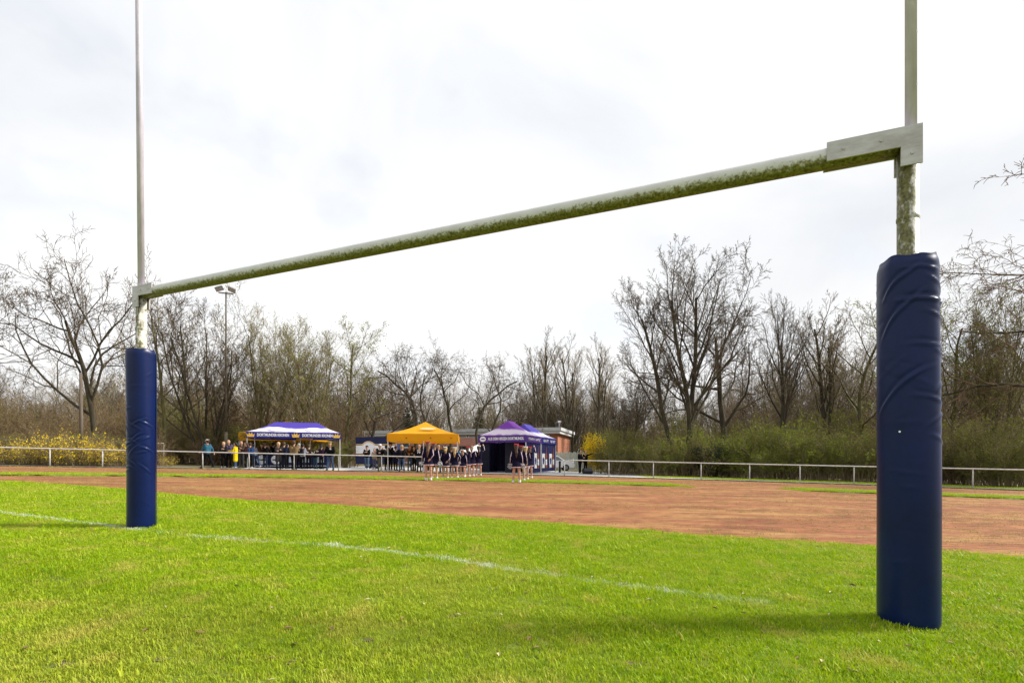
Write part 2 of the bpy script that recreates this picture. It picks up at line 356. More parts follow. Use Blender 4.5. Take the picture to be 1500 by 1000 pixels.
# turf strip, verge and path-side grass
X, Y, S, D = [], [], [], []
for x0, x1, n in ((-29, 7.3, 5200), (11, 26, 2400)):
    xx = rs.uniform(x0, x1, n); t = rs.uniform(-1, 1, n); X.append(xx); Y.append(stripY(xx)+t*.97); S.append(rs.uniform(1.4, 2.6, n)); D.append(rs.rand(n)*.35)
xx = rs.uniform(9, 34, 4200); X.append(xx); Y.append(fenceY(xx)+2.6+rs.rand(4200)*3.5); S.append(rs.uniform(1.6, 3.0, 4200)); D.append(rs.rand(4200)*.6)
for a_, b_ in zip(edge[3:15], edge[4:16]):       # ragged fringe of the lawn creeping onto the cinder
    n_ = int(150*math.hypot(b_[0]-a_[0], b_[1]-a_[1])); t = rs.rand(n_); X.append(a_[0]+(b_[0]-a_[0])*t+rs.randn(n_)*.05); Y.append(a_[1]+(b_[1]-a_[1])*t+np.abs(rs.randn(n_))*.13*(.4+vnoise(t*9+a_[0], t*0, 1, 33))); S.append(rs.uniform(.6, 1.3, n_)); D.append(rs.rand(n_)*.6)
xx = rs.uniform(-40, 34, 2200); k = (xx < -5) | (xx > 4); xx = xx[k]; X.append(xx); Y.append(fenceY(xx)-.32+rs.randn(len(xx))*.08); S.append(rs.uniform(.8, 2.2, len(xx))); D.append(rs.rand(len(xx))*.5)
X, Y, S, D = map(np.concatenate, (X, Y, S, D))
on = (np.abs(Y-stripY(X)) < .95) & ((X < 7) | (X > 11.3))
tag(scatter('verge_grass', np.stack([X, Y, -K*X+np.where(on, .05, .004)], 1), dict(rot=rs.uniform(0, 6.28, len(X)), size=S, sort=rs.randint(0, 5, len(X)), dry=D, paint=X*0), tf),
    'rough green grass on the narrow turf strips and verge along the rail', 'grass', kind='stuff')
# dry weeds on the cinder
n = 75000; xx = rs.uniform(-24, 24, n); yy = rs.uniform(4, 31, n)
dn = vnoise(xx*.5, yy*1.6, .8, 21)*.6+vnoise(xx, yy*2, 2.0, 22)*.4
k = (~inpoly(xx, yy, field_poly)) & (yy < fenceY(xx)-.5) & (np.abs(yy-stripY(xx)) > 1) & (np.abs(xx) < yy*1.1+1) & (dn > .46)
xx, yy, dn = xx[k], yy[k], dn[k]
wf = [tuft('weed_tuft', 40+i, 9, .06, .006, .022, .004, m_weed) for i in range(3)]
tag(scatter('dry_weeds', np.stack([xx, yy, -K*xx+.004], 1), dict(rot=rs.uniform(0, 6.28, len(xx)), size=rs.uniform(.7, 1.6, len(xx)), sort=rs.randint(0, 3, len(xx)), dry=rs.rand(len(xx)), paint=xx*0), wf),
    'sparse straw coloured weeds growing through the red cinder', 'weeds', kind='stuff')

# ------------------------------------------------------------------ goal
PR = Vector((ax(1330, F/241), F/241, 0)); PR.z = gz(PR.x)
PL = Vector((ax(207, F/118), F/118, 0)); PL.z = gz(PL.x)
BR = Vector((PR.x, PR.y, zz(1330, 210, PR.y))); BL = Vector((PL.x, PL.y, zz(207, 430, PL.y)))
def stained(name, base, stain, dark, lo, hi, vert):
    m = mat(name, base, .5, tuple(c*.86 for c in base), 6, .12, 60, spec=.4)
    t = m.node_tree; b = t.nodes['Principled BSDF']; r = [n for n in t.nodes if n.type == 'VALTORGB'][0]; tcn = [n for n in t.nodes if n.type == 'TEX_COORD'][0]
    mp = nd(m, 'ShaderNodeMapping'); mp.inputs['Scale'].default_value = (1, 1, .55 if vert else 1); lk(m, tcn.outputs['Object'], mp.inputs[0])
    n = nd(m, 'ShaderNodeTexNoise'); n.inputs['Scale'].default_value = 22 if vert else 34; n.inputs['Detail'].default_value = 9; n.inputs['Roughness'].default_value = .72; lk(m, mp.outputs[0], n.inputs['Vector'])
    v = n.outputs[0]
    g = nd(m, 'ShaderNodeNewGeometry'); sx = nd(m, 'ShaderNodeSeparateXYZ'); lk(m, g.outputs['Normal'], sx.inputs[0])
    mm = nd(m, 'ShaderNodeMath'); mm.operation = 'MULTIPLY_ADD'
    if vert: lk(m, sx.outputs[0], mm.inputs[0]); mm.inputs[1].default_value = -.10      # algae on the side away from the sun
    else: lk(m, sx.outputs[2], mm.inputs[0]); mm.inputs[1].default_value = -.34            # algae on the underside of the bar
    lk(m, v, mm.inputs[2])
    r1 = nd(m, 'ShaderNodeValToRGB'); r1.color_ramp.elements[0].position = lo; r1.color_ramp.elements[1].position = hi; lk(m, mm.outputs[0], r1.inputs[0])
    n2 = nd(m, 'ShaderNodeTexNoise'); n2.inputs['Scale'].default_value = 55; n2.inputs['Detail'].default_value = 6; lk(m, tcn.outputs['Object'], n2.inputs['Vector'])
    r2 = nd(m, 'ShaderNodeValToRGB'); r2.color_ramp.elements[0].position = .35; r2.color_ramp.elements[0].color = (*dark, 1); r2.color_ramp.elements[1].position = .65; r2.color_ramp.elements[1].color = (*stain, 1); lk(m, n2.outputs[0], r2.inputs[0])
    x = nd(m, 'ShaderNodeMix'); x.data_type = 'RGBA'; lk(m, r1.outputs[0], x.inputs[0]); lk(m, r.outputs[0], x.inputs[6]); lk(m, r2.outputs[0], x.inputs[7]); lk(m, x.outputs[2], b.inputs['Base Color'])
    return m
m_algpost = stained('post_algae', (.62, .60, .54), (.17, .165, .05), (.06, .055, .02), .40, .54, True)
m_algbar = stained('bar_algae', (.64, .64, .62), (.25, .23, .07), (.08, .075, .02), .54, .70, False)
m_upr = mat('upright_grey', (.64, .60, .69), .5, (.48, .45, .52), 12, .06, 90, metal=.1, stretch=(1, 1, .3))
m_plate = mat('steel_plate', (.53, .515, .54), .5, (.38, .36, .36), 9, .1, 60, stretch=(1, 1, 2.5))
goal = empty('rugby_goal', (PR+PL)/2, 0, 'tall white H shaped rugby goal with algae stained crossbar', 'goal')
goal.location.z = gz(goal.location.x)
GO = goal.location.copy()
def gb(b, name, m, parent=goal):
    b.v = [tuple(Vector(p)-(GO if parent is goal else Vector((0, 0, 0)))) for p in b.v]; return b.build(name, m, parent)
bd = (BR-BL); bl = bd.length; bd.normalize(); bn = Vector((bd.y, -bd.x, 0)).normalized()
if bn.y > 0: bn = -bn
bu = bd.cross(bn); bu = bu if bu.z > 0 else -bu
for P, B, lean, rl, ru in ((PR, BR, .0, .055, .030), (PL, BL, -.0105, .058, .036)):
    gb(MB().tube([P-Vector((0, 0, .15)), P+Vector((0, 0, 1.0)), B+Vector((0, 0, .02))], rl, 28), 'post', m_algpost)
    top = Vector((lean*5.6, 0, 6.6))
    off = Vector((.018, 0, 0)) if P is PR else Vector((0, 0, 0))
    gb(MB().tube([B+off, B+off+top*.5, B+off+top], ru, 20), 'upright', m_upr)
    gb(MB().tube([P+Vector((0, 0, 2.44+q)) for q in (0, .008, .024, .032)], [rl+.0005, rl+.0035, rl+.0035, rl+.0005], 28, caps=False), 'weld_ring', m_algpost)
gb(MB().tube([BL+(BR-BL)*t for t in np.linspace(.004, .996, 40)], .064, 32), 'crossbar', m_algbar)
def bracket(B, sgn, lenh, legw, leg, hh):
    # two L shaped steel plates clamp the bar and the post, joined by a top flange
    for side in (1, -1):
        o = bn*(.066*side)+bn*(-.006); b = MB()
        def P(u, z): return B+o+bd*(u*sgn)+Vector((0, 0, z))
        hb_ = hh*.72
        prof = [(-legw/2, hh), (lenh, hh), (lenh, -hb_), (legw/2, -hb_), (legw/2, -leg), (-legw/2, -leg)]
        sl_ = bd.z*sgn
        f = [Vector(P(u, z)) for u, z in prof]; k = [p+bn*.012 for p in f]
        n = len(f); b.add(f+k, [list(range(n)), list(range(n, 2*n))[::-1]]+[(i, (i+1) % n, n+(i+1) % n, n+i) for i in range(n)])
        gb(b, 'bracket_plate', m_plate)
    for u, z in ((lenh*.35, .01), (lenh*.8, .01), (0, -leg*.6)):
        c_ = B+bd*(u*sgn)+bn*.072+Vector((0, 0, z)); gb(MB().tube([c_-bn*.001, c_+bn*.008], .009, 6, smooth=False), 'bolt', m_plate)
    b = MB(); v = []
    for u in (-legw/2, lenh-.01):
        for q in (-.0595, .0595):
            for z in (hh-.012, hh-.001): v.append(B+bd*(u*sgn)+bn*q+Vector((0, 0, z)))
    b.add(v, [(0, 1, 3, 2), (4, 6, 7, 5), (0, 4, 5, 1), (2, 3, 7, 6), (1, 5, 7, 3), (0, 2, 6, 4)]); gb(b, 'bracket_flange', m_plate)
bracket(BR, -1, .43, .105, .165, .068)
bracket(BL, 1, .33, .11, .185, .07)

def pad(P, h, r, seed, label, folds):
    rr = np.random.RandomState(seed); nu, nv = 144, 190
    U, V = np.meshgrid(np.linspace(0, 2*np.pi, nu, endpoint=False), np.linspace(0, 1, nv), indexing='xy')
    Rr = np.full(U.shape, r)
    Z = V*h
    Rr += .006*np.sin(U*2+seed)*np.sin(Z*1.4+1)+.004*np.sin(U*5+Z*2+seed)*np.clip(V, 0, 1)
    Rr -= .012*np.exp(-((1-V)*h/.03)**2)+.006*np.exp(-(V*h/.03)**2)
    for (u0, z0, ln, sl, wd, am) in folds:
        du = (U-u0+np.pi) % (2*np.pi)-np.pi
        along = (du*r*math.cos(sl)+(Z-z0)*math.sin(sl)); ac = (-du*r*math.sin(sl)+(Z-z0)*math.cos(sl))
        ac = ac+.10*along**2/ln
        Rr += am*.85*np.exp(-(along/ln)**4)*(np.exp(-(ac/wd)**2)-.6*np.exp(-((ac-1.6*wd)/(1.3*wd))**2))
    for _ in range(60):
        u0, z0 = rr.uniform(0, 6.28), h*(rr.rand()**.7); sl = rr.uniform(-.7, .7); ln = rr.uniform(.04, .12); wd = rr.uniform(.006, .014); am = rr.uniform(-.0012, .0018)
        du = (U-u0+np.pi) % (2*np.pi)-np.pi; along = (du*r*math.cos(sl)+(Z-z0)*math.sin(sl)); ac = (-du*r*math.sin(sl)+(Z-z0)*math.cos(sl))
        Rr += am*np.exp(-(along/ln)**2)*np.exp(-(ac/wd)**2)
    top = .007*np.sin(U*3+seed)+.005*np.sin(U*7+2*seed)
    v = np.stack([Rr*np.cos(U), Rr*np.sin(U), Z+V**8*top], -1).reshape(-1, 3)
    q = []
    i0, j0 = np.meshgrid(np.arange(nv-1), np.arange(nu), indexing='ij'); a = i0*nu+j0; b = i0*nu+(j0+1) % nu
    q = np.stack([a, b, b+nu, a+nu], -1).reshape(-1, 4)
    me = npmesh('cover', v, q, mats=[m_navy], smooth=True)
    root = empty('post_pad', P, 0, label, 'pad', 'navy pads round the goal posts')
    o = bpy.data.objects.new('cover', me); col.objects.link(o); o.parent = root
    # foam core top: ring with a hole for the post
    b = MB(); n = 48; ri = .062
    vv = [(math.cos(2*math.pi*k/n)*rad, math.sin(2*math.pi*k/n)*rad, h-.02+dz) for rad, dz in ((r-.012, 0), (ri+.02, .012), (ri, -.02)) for k in range(n)]
    b.add(vv, [(j*n+k, j*n+(k+1) % n, (j+1)*n+(k+1) % n, (j+1)*n+k) for j in range(2) for k in range(n)], 0, True)
    b.build('top_cap', m_navy, root)
    # overlapping closing flap
    fl = MB(); a0 = math.atan2(.35, .94); vv = []
    for k in range(30):
        z = .03+(h-.06)*k/29
        for da, dr in ((-.10, .009), (.10, .008)):
            vv.append(((r+dr)*math.cos(a0+da), (r+dr)*math.sin(a0+da), z))
    fl.add(vv, [(2*k, 2*k+1, 2*k+3, 2*k+2) for k in range(29)], 0, True); fl.build('closing_flap', m_navy, root)
    return root
tc_ = -math.pi/2
fr = [(tc_-.95, 2.06, .12, .75, .010, .011), (tc_-.95, 1.87, .15, .85, .010, .010), (tc_-1.0, 1.42, .16, .8, .010, .008), (tc_+.1, 1.93, .17, -.12, .011, .011), (tc_-.15, 2.12, .11, -.15, .009, .008),
      (tc_+.65, 1.82, .12, -.45, .010, .008), (tc_+.35, 1.66, .15, -.2, .011, .007), (tc_+.8, 1.60, .10, -.5, .010, .007), (tc_+.9, 1.45, .1, .5, .01, .006), (tc_+.3, 1.35, .12, -.3, .01, .006),
      (tc_+.6, 1.25, .10, .4, .01, .006), (tc_+.75, 1.1, .1, -.5, .01, .005), (tc_-.4, 1.5, .12, .5, .01, .004), (tc_+.5, 2.02, .1, -.6, .01, .007), (tc_+1.1, 1.95, .1, .6, .01, .008), (tc_+1.2, 1.7, .1, .7, .01, .007)]
pr = pad(PR, 2.2, .152, 4, 'navy vinyl post pad with long diagonal creases below its top rim', fr)
fleck = MB(); a_ = tc_-.92
fleck.disc((.158*math.cos(a_), .158*math.sin(a_), 1.16), .006, (-math.sin(a_), math.cos(a_), 0), (0, 0, 1), 8); fleck.build('white_fleck', mat('white_paint', (.8, .8, .8), .5, (.75, .75, .75)), pr)
r_ = random.Random(8); fl_ = [(tc_+r_.uniform(-1.3, 1.3), r_.uniform(.7, 1.5), r_.uniform(.05, .11), r_.choice((-.5, .5, .8, .2, -.8)), .010, r_.uniform(.004, .009)) for _ in range(26)]
pad(PL, 2.2, .152, 9, 'navy vinyl post pad crumpled with short creases around its middle', fl_)

# ------------------------------------------------------------------ rail fence
def solveX(px, fy):
    X = ax(px, fy(0))
    for _ in range(20): X = ax(px, fy(X))
    return X
def rail_fence(pxs, label, end_return=False):
    xs = [solveX(p, fenceY) for p in pxs]; c = Vector((xs[0], fenceY(xs[0]), gz(xs[0])))
    root = empty('rail_fence', c, 0, label, 'fence', 'pipe rail round the track')
    rt = random.Random(int(abs(pxs[0]))+1)
    for x in xs:
        p = Vector((x, fenceY(x), gz(x)))-c; t = Vector((rt.uniform(-.012, .012), rt.uniform(-.012, .012), 0))
        MB().tube([p-Vector((0, 0, .1)), p+Vector((0, 0, .985))+t], .031, 10).build('post', m_postw, root)
    fine = np.linspace(xs[0], xs[-1], len(xs)*4)
    MB().tube([Vector((x, fenceY(x), gz(x)+1.012))-c for x in fine], .034, 10).build('rail', m_galv, root)
    return root
rail_fence([-165, -85, -5, 73, 150, 223, 297, 365, 431, 496, 559, 622, 685], 'long grey pipe rail fence in front of the tents and yellow bushes')
rail_fence([827, 892, 957, 1027, 1098, 1172, 1251, 1338, 1425, 1515, 1610], 'grey pipe rail fence in front of the green hedge')
# second white rail behind the forsythia
rb = empty('pipe_rail', (ax(60, 36), 36, gz(ax(60, 36))), 0, 'thin white pipe rail behind the yellow flowering bushes', 'railing')
x0, x1 = ax(-60, 36)-rb.location.x, ax(240, 36)-rb.location.x
MB().tube([(x0, 0, 1.6-K*x0), (0, 0, 1.6), (x1, 0, 1.6-K*x1)], .04, 8).build('rail', m_galv, rb)
for k in range(6):
    x = x0+(x1-x0)*k/5; MB().tube([(x, 0, -.1-K*x), (x, 0, 1.58-K*x)], .03, 8).build('post', m_postw, rb)
# ------------------------------------------------------------------ trees and shrubs
def unit(v): return v/(np.linalg.norm(v)+1e-9)
def rot_dir(d, ang, az):
    ref = np.array((0, 0, 1.)) if abs(d[2]) < .9 else np.array((1., 0, 0))
    a = unit(np.cross(d, ref)); b = np.cross(d, a)
    return unit(d*math.cos(ang)+(a*math.cos(az)+b*math.sin(az))*math.sin(ang))
class Tree:
    def __init__(s, seed): s.r = random.Random(seed); s.n = np.random.RandomState(seed); s.br = {}
    def grow(s, p, d, L, r0, lvl, P):
        nseg = P['seg'][lvl]; pts = [p]; dirs = [d]; st = L/nseg
        for i in range(nseg):
            d = unit(d+s.n.randn(3)*P['gnarl'][lvl]+np.array((0, 0, P['up'][lvl]))); p = p+d*st; pts.append(p); dirs.append(d)
        tip = P['tip'][lvl]; rad = [r0*(1-(1-tip)*(i/nseg)) for i in range(nseg+1)]
        s.br.setdefault(lvl, []).append((np.array(pts), rad))
        if lvl+1 >= len(P['seg']): return
        nc = P['n'][lvl]; nc = max(1, int(round(nc*s.r.uniform(.75, 1.25)))) if nc > 1 else nc
        t0 = P['t0'][lvl]; az = s.r.uniform(0, 6.28)
        for k in range(nc):
            t = t0+(1-t0)*((k+s.r.random())/nc); x = t*nseg; i = min(int(x), nseg-1); f = x-i
            q = pts[i]*(1-f)+pts[i+1]*f; rr = rad[i]*(1-f)+rad[i+1]*f
            az += 2.4+s.r.uniform(-.5, .5)
            cd = rot_dir(dirs[i], P['ang'][lvl]*s.r.uniform(.65, 1.3), az)
            cl = L*P['len'][lvl]*(1-P['shape'][lvl]*(t-t0)/(1-t0+1e-6))*s.r.uniform(.7, 1.2)
            s.grow(q, cd, cl, max(min(rr*P['rr'][lvl], rr*.9), P['rmin']), lvl+1, P)
def tube_arrays(brs, sides):
    V, Q, off = [], [], 0; ang = 2*np.pi*np.arange(sides)/sides; ca, sa = np.cos(ang), np.sin(ang)
    for pts, rad in brs:
        n = len(pts); d = np.gradient(pts, axis=0); d /= np.linalg.norm(d, axis=1)[:, None]+1e-9
        ref = np.array((.3, .2, .93)) if abs(d[0][2]) < .8 else np.array((.9, .4, .1))
        a = np.cross(d, ref); a /= np.linalg.norm(a, axis=1)[:, None]+1e-9; b = np.cross(d, a)
        rad = np.asarray(rad)[:, None, None]
        V.append((pts[:, None, :]+rad*(a[:, None, :]*ca[None, :, None]+b[:, None, :]*sa[None, :, None])).reshape(-1, 3))
        i, j = np.meshgrid(np.arange(n-1), np.arange(sides), indexing='ij'); q = i*sides+j; q2 = i*sides+(j+1) % sides
        Q.append(np.stack([q, q2, q2+sides, q+sides], -1).reshape(-1, 4)+off); off += n*sides
    return np.concatenate(V), np.concatenate(Q)
def branch_mesh(name, T, lvls, sides, m, scale):
    V, Q, off = [], [], 0
    for l, s in zip(lvls, sides):
        if l not in T.br: continue
        v, q = tube_arrays(T.br[l], s); V.append(v); Q.append(q+off); off += len(v)
    return npmesh(name, np.concatenate(V)*scale, np.concatenate(Q), mats=[m], smooth=True)
def leaf_mesh(name, T, lvls, m, scale, n, size, seed, zmax=9e9, jit=.1, zmin=-1):
    rr = np.random.RandomState(seed); P = np.concatenate([b[0][1:] for l in lvls for b in T.br.get(l, [])])*scale
    P = P[(P[:, 2] < zmax) & (P[:, 2] > zmin)]
    c = P[rr.randint(0, len(P), n)]+rr.randn(n, 3)*jit; c[:, 2] = np.maximum(c[:, 2], .03)
    a = rr.randn(n, 3); a /= np.linalg.norm(a, axis=1)[:, None]; b = np.cross(a, rr.randn(n, 3)); b /= np.linalg.norm(b, axis=1)[:, None]
    s = (size*rr.uniform(.6, 1.4, n))[:, None]
    v = np.stack([c-a*s, c+b*s*.5, c+a*s, c-b*s*.5], 1).reshape(-1, 3)
    return npmesh(name, v, np.arange(4*n).reshape(-1, 4), mats=[m])
def base_params(**kw):
    P = dict(seg=[9, 7, 6, 5, 3], gnarl=[.07, .12, .16, .2, .25], up=[.05, .07, .06, .04, .02], tip=[.35, .25, .3, .4, .6], n=[9, 8, 8, 5], t0=[.35, .25, .2, .15],
             ang=[.75, .7, .7, .7], len=[.62, .5, .45, .42], shape=[.45, .45, .4, .4], rr=[.55, .55, .55, .6], rmin=.008)
    P.update(kw); return P
SPECS = {
 'oak':   dict(stems=[(0, .0, 0, .62, .22)], P=base_params(n=[9, 9, 8, 5], t0=[.30, .2, .2, .15], ang=[.95, .75, .75, .7], len=[.95, .55, .45, .42], gnarl=[.1, .17, .22, .25, .28], up=[.02, .06, .05, .03, .0])),
 'fan':   dict(stems=[(a*1.256+.3, .22+.07*(a % 2), .12, .95-.06*a, .085) for a in range(5)], P=base_params(n=[11, 7, 6, 4], t0=[.18, .2, .2, .1], ang=[.5, .55, .6, .6], len=[.55, .52, .5, .5], gnarl=[.05, .08, .12, .16, .2], up=[.04, .10, .10, .08, .05])),
 'triple': dict(stems=[(3.0, .30, .15, .92, .17), (.4, .10, .18, 1.0, .2), (5.6, .09, .2, .98, .18)], P=base_params(n=[12, 9, 8, 5], t0=[.28, .2, .2, .15], ang=[.62, .62, .65, .65], len=[.52, .5, .45, .42], gnarl=[.05, .1, .14, .18, .22], up=[.06, .09, .08, .05, .03])),
 'broom': dict(stems=[(0, 0, 0, 1.0, .2)], P=base_params(n=[16, 9, 7, 4], t0=[.30, .2, .15, .1], ang=[.55, .5, .55, .6], len=[.62, .5, .45, .45], gnarl=[.06, .08, .1, .14, .2], up=[.05, .12, .10, .08, .05])),
 'poplar': dict(stems=[(0, .05, 0, 1.0, .15), (2.5, .16, .1, .85, .1)], P=base_params(n=[13, 7, 6, 4], t0=[.35, .3, .2, .1], ang=[.42, .45, .55, .6], len=[.42, .45, .4, .4], gnarl=[.05, .08, .1, .14, .2], up=[.06, .14, .1, .08, .06])),
 'gnarly': dict(stems=[(2.9, .25, .1, .9, .15), (.2, .3, .15, .8, .13)], P=base_params(n=[8, 7, 6, 5], t0=[.35, .2, .2, .1], ang=[.8, .8, .8, .7], len=[.55, .5, .45, .42], gnarl=[.22, .28, .25, .25, .25], up=[.08, .05, .0, -.06, -.08])),
 'slim':  dict(stems=[(0, .06, 0, 1.0, .11)], P=base_params(n=[11, 6, 6, 4], t0=[.3, .2, .2, .1], ang=[.7, .6, .65, .6], len=[.42, .5, .45, .42], gnarl=[.08, .12, .15, .18, .2], up=[.05, .08, .06, .05, .03])),
 'droop': dict(stems=[(0, 0, 0, .8, .24)], P=base_params(n=[10, 9, 8, 5], t0=[.3, .2, .15, .1], ang=[1.15, .7, .75, .7], len=[.85, .5, .45, .45], gnarl=[.07, .13, .18, .2, .22], up=[.02, .03, -.03, -.06, -.08])),
 'thicket': dict(stems=[(a*1.05, .25+.12*(a % 3), .35, 1.0-.08*(a % 4), .05) for a in range(7)], P=base_params(seg=[7, 5, 4, 3], n=[11, 8, 5], t0=[.12, .1, .1], ang=[.6, .65, .7], len=[.5, .5, .45], gnarl=[.1, .15, .2, .25], up=[.05, .08, .06, .04])),
}
def make_tree(kind, seed, bark, twig, leaves=None, slim=1.0):
    S = SPECS[kind]; T = Tree(seed)
    for az, lean, off, ln, rad in S['stems']:
        d = unit(np.array((math.cos(az)*math.sin(lean), math.sin(az)*math.sin(lean), math.cos(lean))))
        T.grow(np.array((math.cos(az)*off/10, math.sin(az)*off/10, -.02)), d, ln, rad/10*slim, 0, dict(S['P'], rmin=.0009))
    allp = np.concatenate([b[0] for l in T.br for b in T.br[l]]); top = allp[:, 2].max()*.985
    sc_ = 1/top*10          # unit tree: 10 m tall
    root = bpy.data.objects.new('bare_tree', None)
    parts = [bpy.data.objects.new('trunk', branch_mesh('trunk', T, [0, 1], [9, 6], bark, sc_)), bpy.data.objects.new('crown', branch_mesh('crown', T, [2, 3, 4], [4, 3, 3], twig, sc_))]
    if leaves: parts.append(bpy.data.objects.new('leaves', leaf_mesh('leaves', T, leaves.get('lv', [3, 4]), leaves['m'], sc_, leaves['n'], leaves['s'], seed, leaves.get('zmax', 9e9), leaves.get('j', .12))))
    return [p for p in parts]
PROTO = {}
def proto(key, *a, **k):
    if key not in PROTO: PROTO[key] = make_tree(*a, **k)
    return PROTO[key]
def place(name, parts, x, y, h, rz, label, cat='tree', group=None, wide=1.0):
    root = empty(name, (x, y, gz(x)-.03), rz, label, cat, group); s = h/10; root.scale = (s*wide, s*wide, s)
    for p in parts:
        c = p.copy(); col.objects.link(c); c.parent = root
    return root
def tree_at(px, topy, Y, key, rz, label, wide=1.0, group=None, name='bare_tree'):
    x = ax(px, Y); h = zz(px, topy, Y)-gz(x)
    return place(name, PROTO[key], x, Y, h, rz, label, 'tree', group, wide)
bud = dict(m=m_bud, n=4800, s=.042)
proto('oak', 'oak', 5, m_bark, m_twig, slim=.82); proto('fan', 'fan', 3, m_bark, m_twig); proto('fang', 'fan', 12, m_barkg, m_twigp, leaves=bud)
proto('triple', 'triple', 21, m_bark, m_twig); proto('broom', 'broom', 8, m_bark, m_twig); proto('poplar', 'poplar', 4, m_bark, m_twigp)
proto('gnarly', 'gnarly', 17, m_bark, m_twig); proto('slim', 'slim', 9, m_barkg, m_twigp); proto('droop', 'droop', 2, m_bark, m_twigr, slim=.7)
proto('thicket', 'thicket', 31, m_barkg, m_twigp); proto('thicketr', 'thicket', 33, m_bark, m_twigr)
proto('oak2', 'oak', 44, m_bark, m_twig, slim=.82)
proto('slimg', 'slim', 15, m_barkg, m_twigp, leaves=dict(m=m_bud, n=1900, s=.042))
G = 'bare trees behind the track'
tree_at(-118, 345, 33, 'oak2', 2.2, 'spreading bare tree past the far end of the yellow bushes', 1.0)
tree_at(138, 352, 34.5, 'oak', .4, 'wide bare oak with low crooked limbs behind the yellow bushes', .74)
tree_at(236, 405, 37, 'slim', 1.0, 'slender bare tree beside the tall floodlight mast', 1.15)
tree_at(305, 418, 39, 'fan', 2.0, 'bare multi stemmed tree fanning up behind the floodlight mast', 1.12)
tree_at(268, 432, 41, 'slim', 3.3, 'thin bare tree between the oak and the fanning tree', 1.0)
tree_at(392, 440, 41, 'fang', 4.4, 'budding multi stemmed tree rising behind the blue beer tent', 1.0)
tree_at(455, 455, 40, 'fang', .9, 'multi stemmed tree in pale green bud behind the blue tent roof', 1.0)
tree_at(508, 468, 42, 'slimg', 2.9, 'slender tree in light green bud beside the navy trailer', 1.2)
tree_at(545, 520, 43, 'oak', 3.6, 'low bare tree arching over the navy trailer', .95)
tree_at(612, 492, 50, 'gnarly', .2, 'crooked bare tree with twisted stems behind the yellow tent', .85)
tree_at(655, 508, 51, 'gnarly', 1.9, 'crooked bare tree against the brick clubhouse front', .85)
tree_at(700, 512, 49, 'gnarly', 3.9, 'crooked bare tree forking low between yellow and purple tents', .85)
tree_at(797, 478, 68, 'poplar', .6, 'tall bare poplar rising behind the purple tents', 1.35)
tree_at(836, 484, 66, 'poplar', 2.1, 'tall bare poplar beyond the pale slat fence', 1.1)
tree_at(876, 488, 62, 'poplar', 4.0, 'tall bare poplar behind the low spreading tree', 1.1)
tree_at(915, 552, 42, 'fan', 5.2, 'low spreading bare tree among green shrubs beside the forsythia', 1.3)
tree_at(1003, 362, 37, 'triple', .15, 'big bare tree with three straight trunks behind the rail', .93)
tree_at(1066, 398, 39, 'oak2', 5.1, 'bare tree with bent mossy trunk next to the three trunked tree', .85)
tree_at(1147, 424, 43, 'broom', .5, 'dense broom shaped bare tree above the hedge', .95)
tree_at(1213, 424, 44, 'poplar', 1.5, 'upright bare tree with two stems above the hedge', 1.15)
tree_at(1268, 416, 43, 'slim', 4.2, 'thin bare tree above the hedge beside the broom shaped tree', 1.4)
tree_at(1330, 430, 42, 'slimg', 5.0, 'slender budding tree above the end of the hedge', 1.1)
tree_at(1395, 440, 38, 'slimg', 1.1, 'slender budding tree at the wood edge past the hedge', 1.3)
tree_at(1455, 400, 36, 'fang', 3.1, 'multi stemmed budding tree at the wood edge past the hedge', .72)
tree_at(1500, 420, 40, 'slim', .3, 'thin bare tree between the budding trees and drooping boughs', 1.2)
tree_at(1650, 190, 29, 'droop', 2.6, 'tall tree reaching long drooping bare boughs over the wood edge', .95)
# woodland behind
wr = random.Random(5)
WK = dict(thicket='mossy thicket tree', thicketr='reddish brown thicket tree', broom='dense upright bare tree', fan='fanning multi stemmed bare tree', slim='thin bare tree')
def where(px):
    for lim, t in ((60, 'beyond the far end of the yellow bushes'), (240, 'in the wood behind the oak'), (370, 'in the wood behind the floodlight mast'), (520, 'in the wood behind the blue tent'), (690, 'in the wood behind the yellow tent'), (830, 'in the wood behind the clubhouse end and purple tents'), (950, 'in the wood behind the forsythia'), (1100, 'in the wood behind the three trunked tree'), (1290, 'in the wood behind the middle of the hedge')):
        if px < lim: return t
    return 'deep in the wood past the hedge'
NW = 125
for i in range(NW):
    px = -130+1760*(i+wr.uniform(-.5, .5))/NW; Y = wr.uniform(50, 90)
    ty = 565+wr.uniform(-22, 30)
    if px < 560: ty = 548+wr.uniform(-35, 40)
    if 560 < px < 745: ty = 548+wr.uniform(-15, 40)
    if px > 1080: ty = 512+wr.uniform(-40, 50)
    x = ax(px, Y)
    if -28 < x < 13 and Y < 72: Y = 73+wr.uniform(0, 18)
    key = wr.choice(['thicket', 'thicketr', 'broom', 'fan', 'slim', 'thicket', 'thicketr'])
    lab = WK[key]+' '+where(px)
    tree_at(px, ty, Y, key, wr.uniform(0, 6.28), lab, wr.uniform(.95, 1.35), lab)
fw = MB()
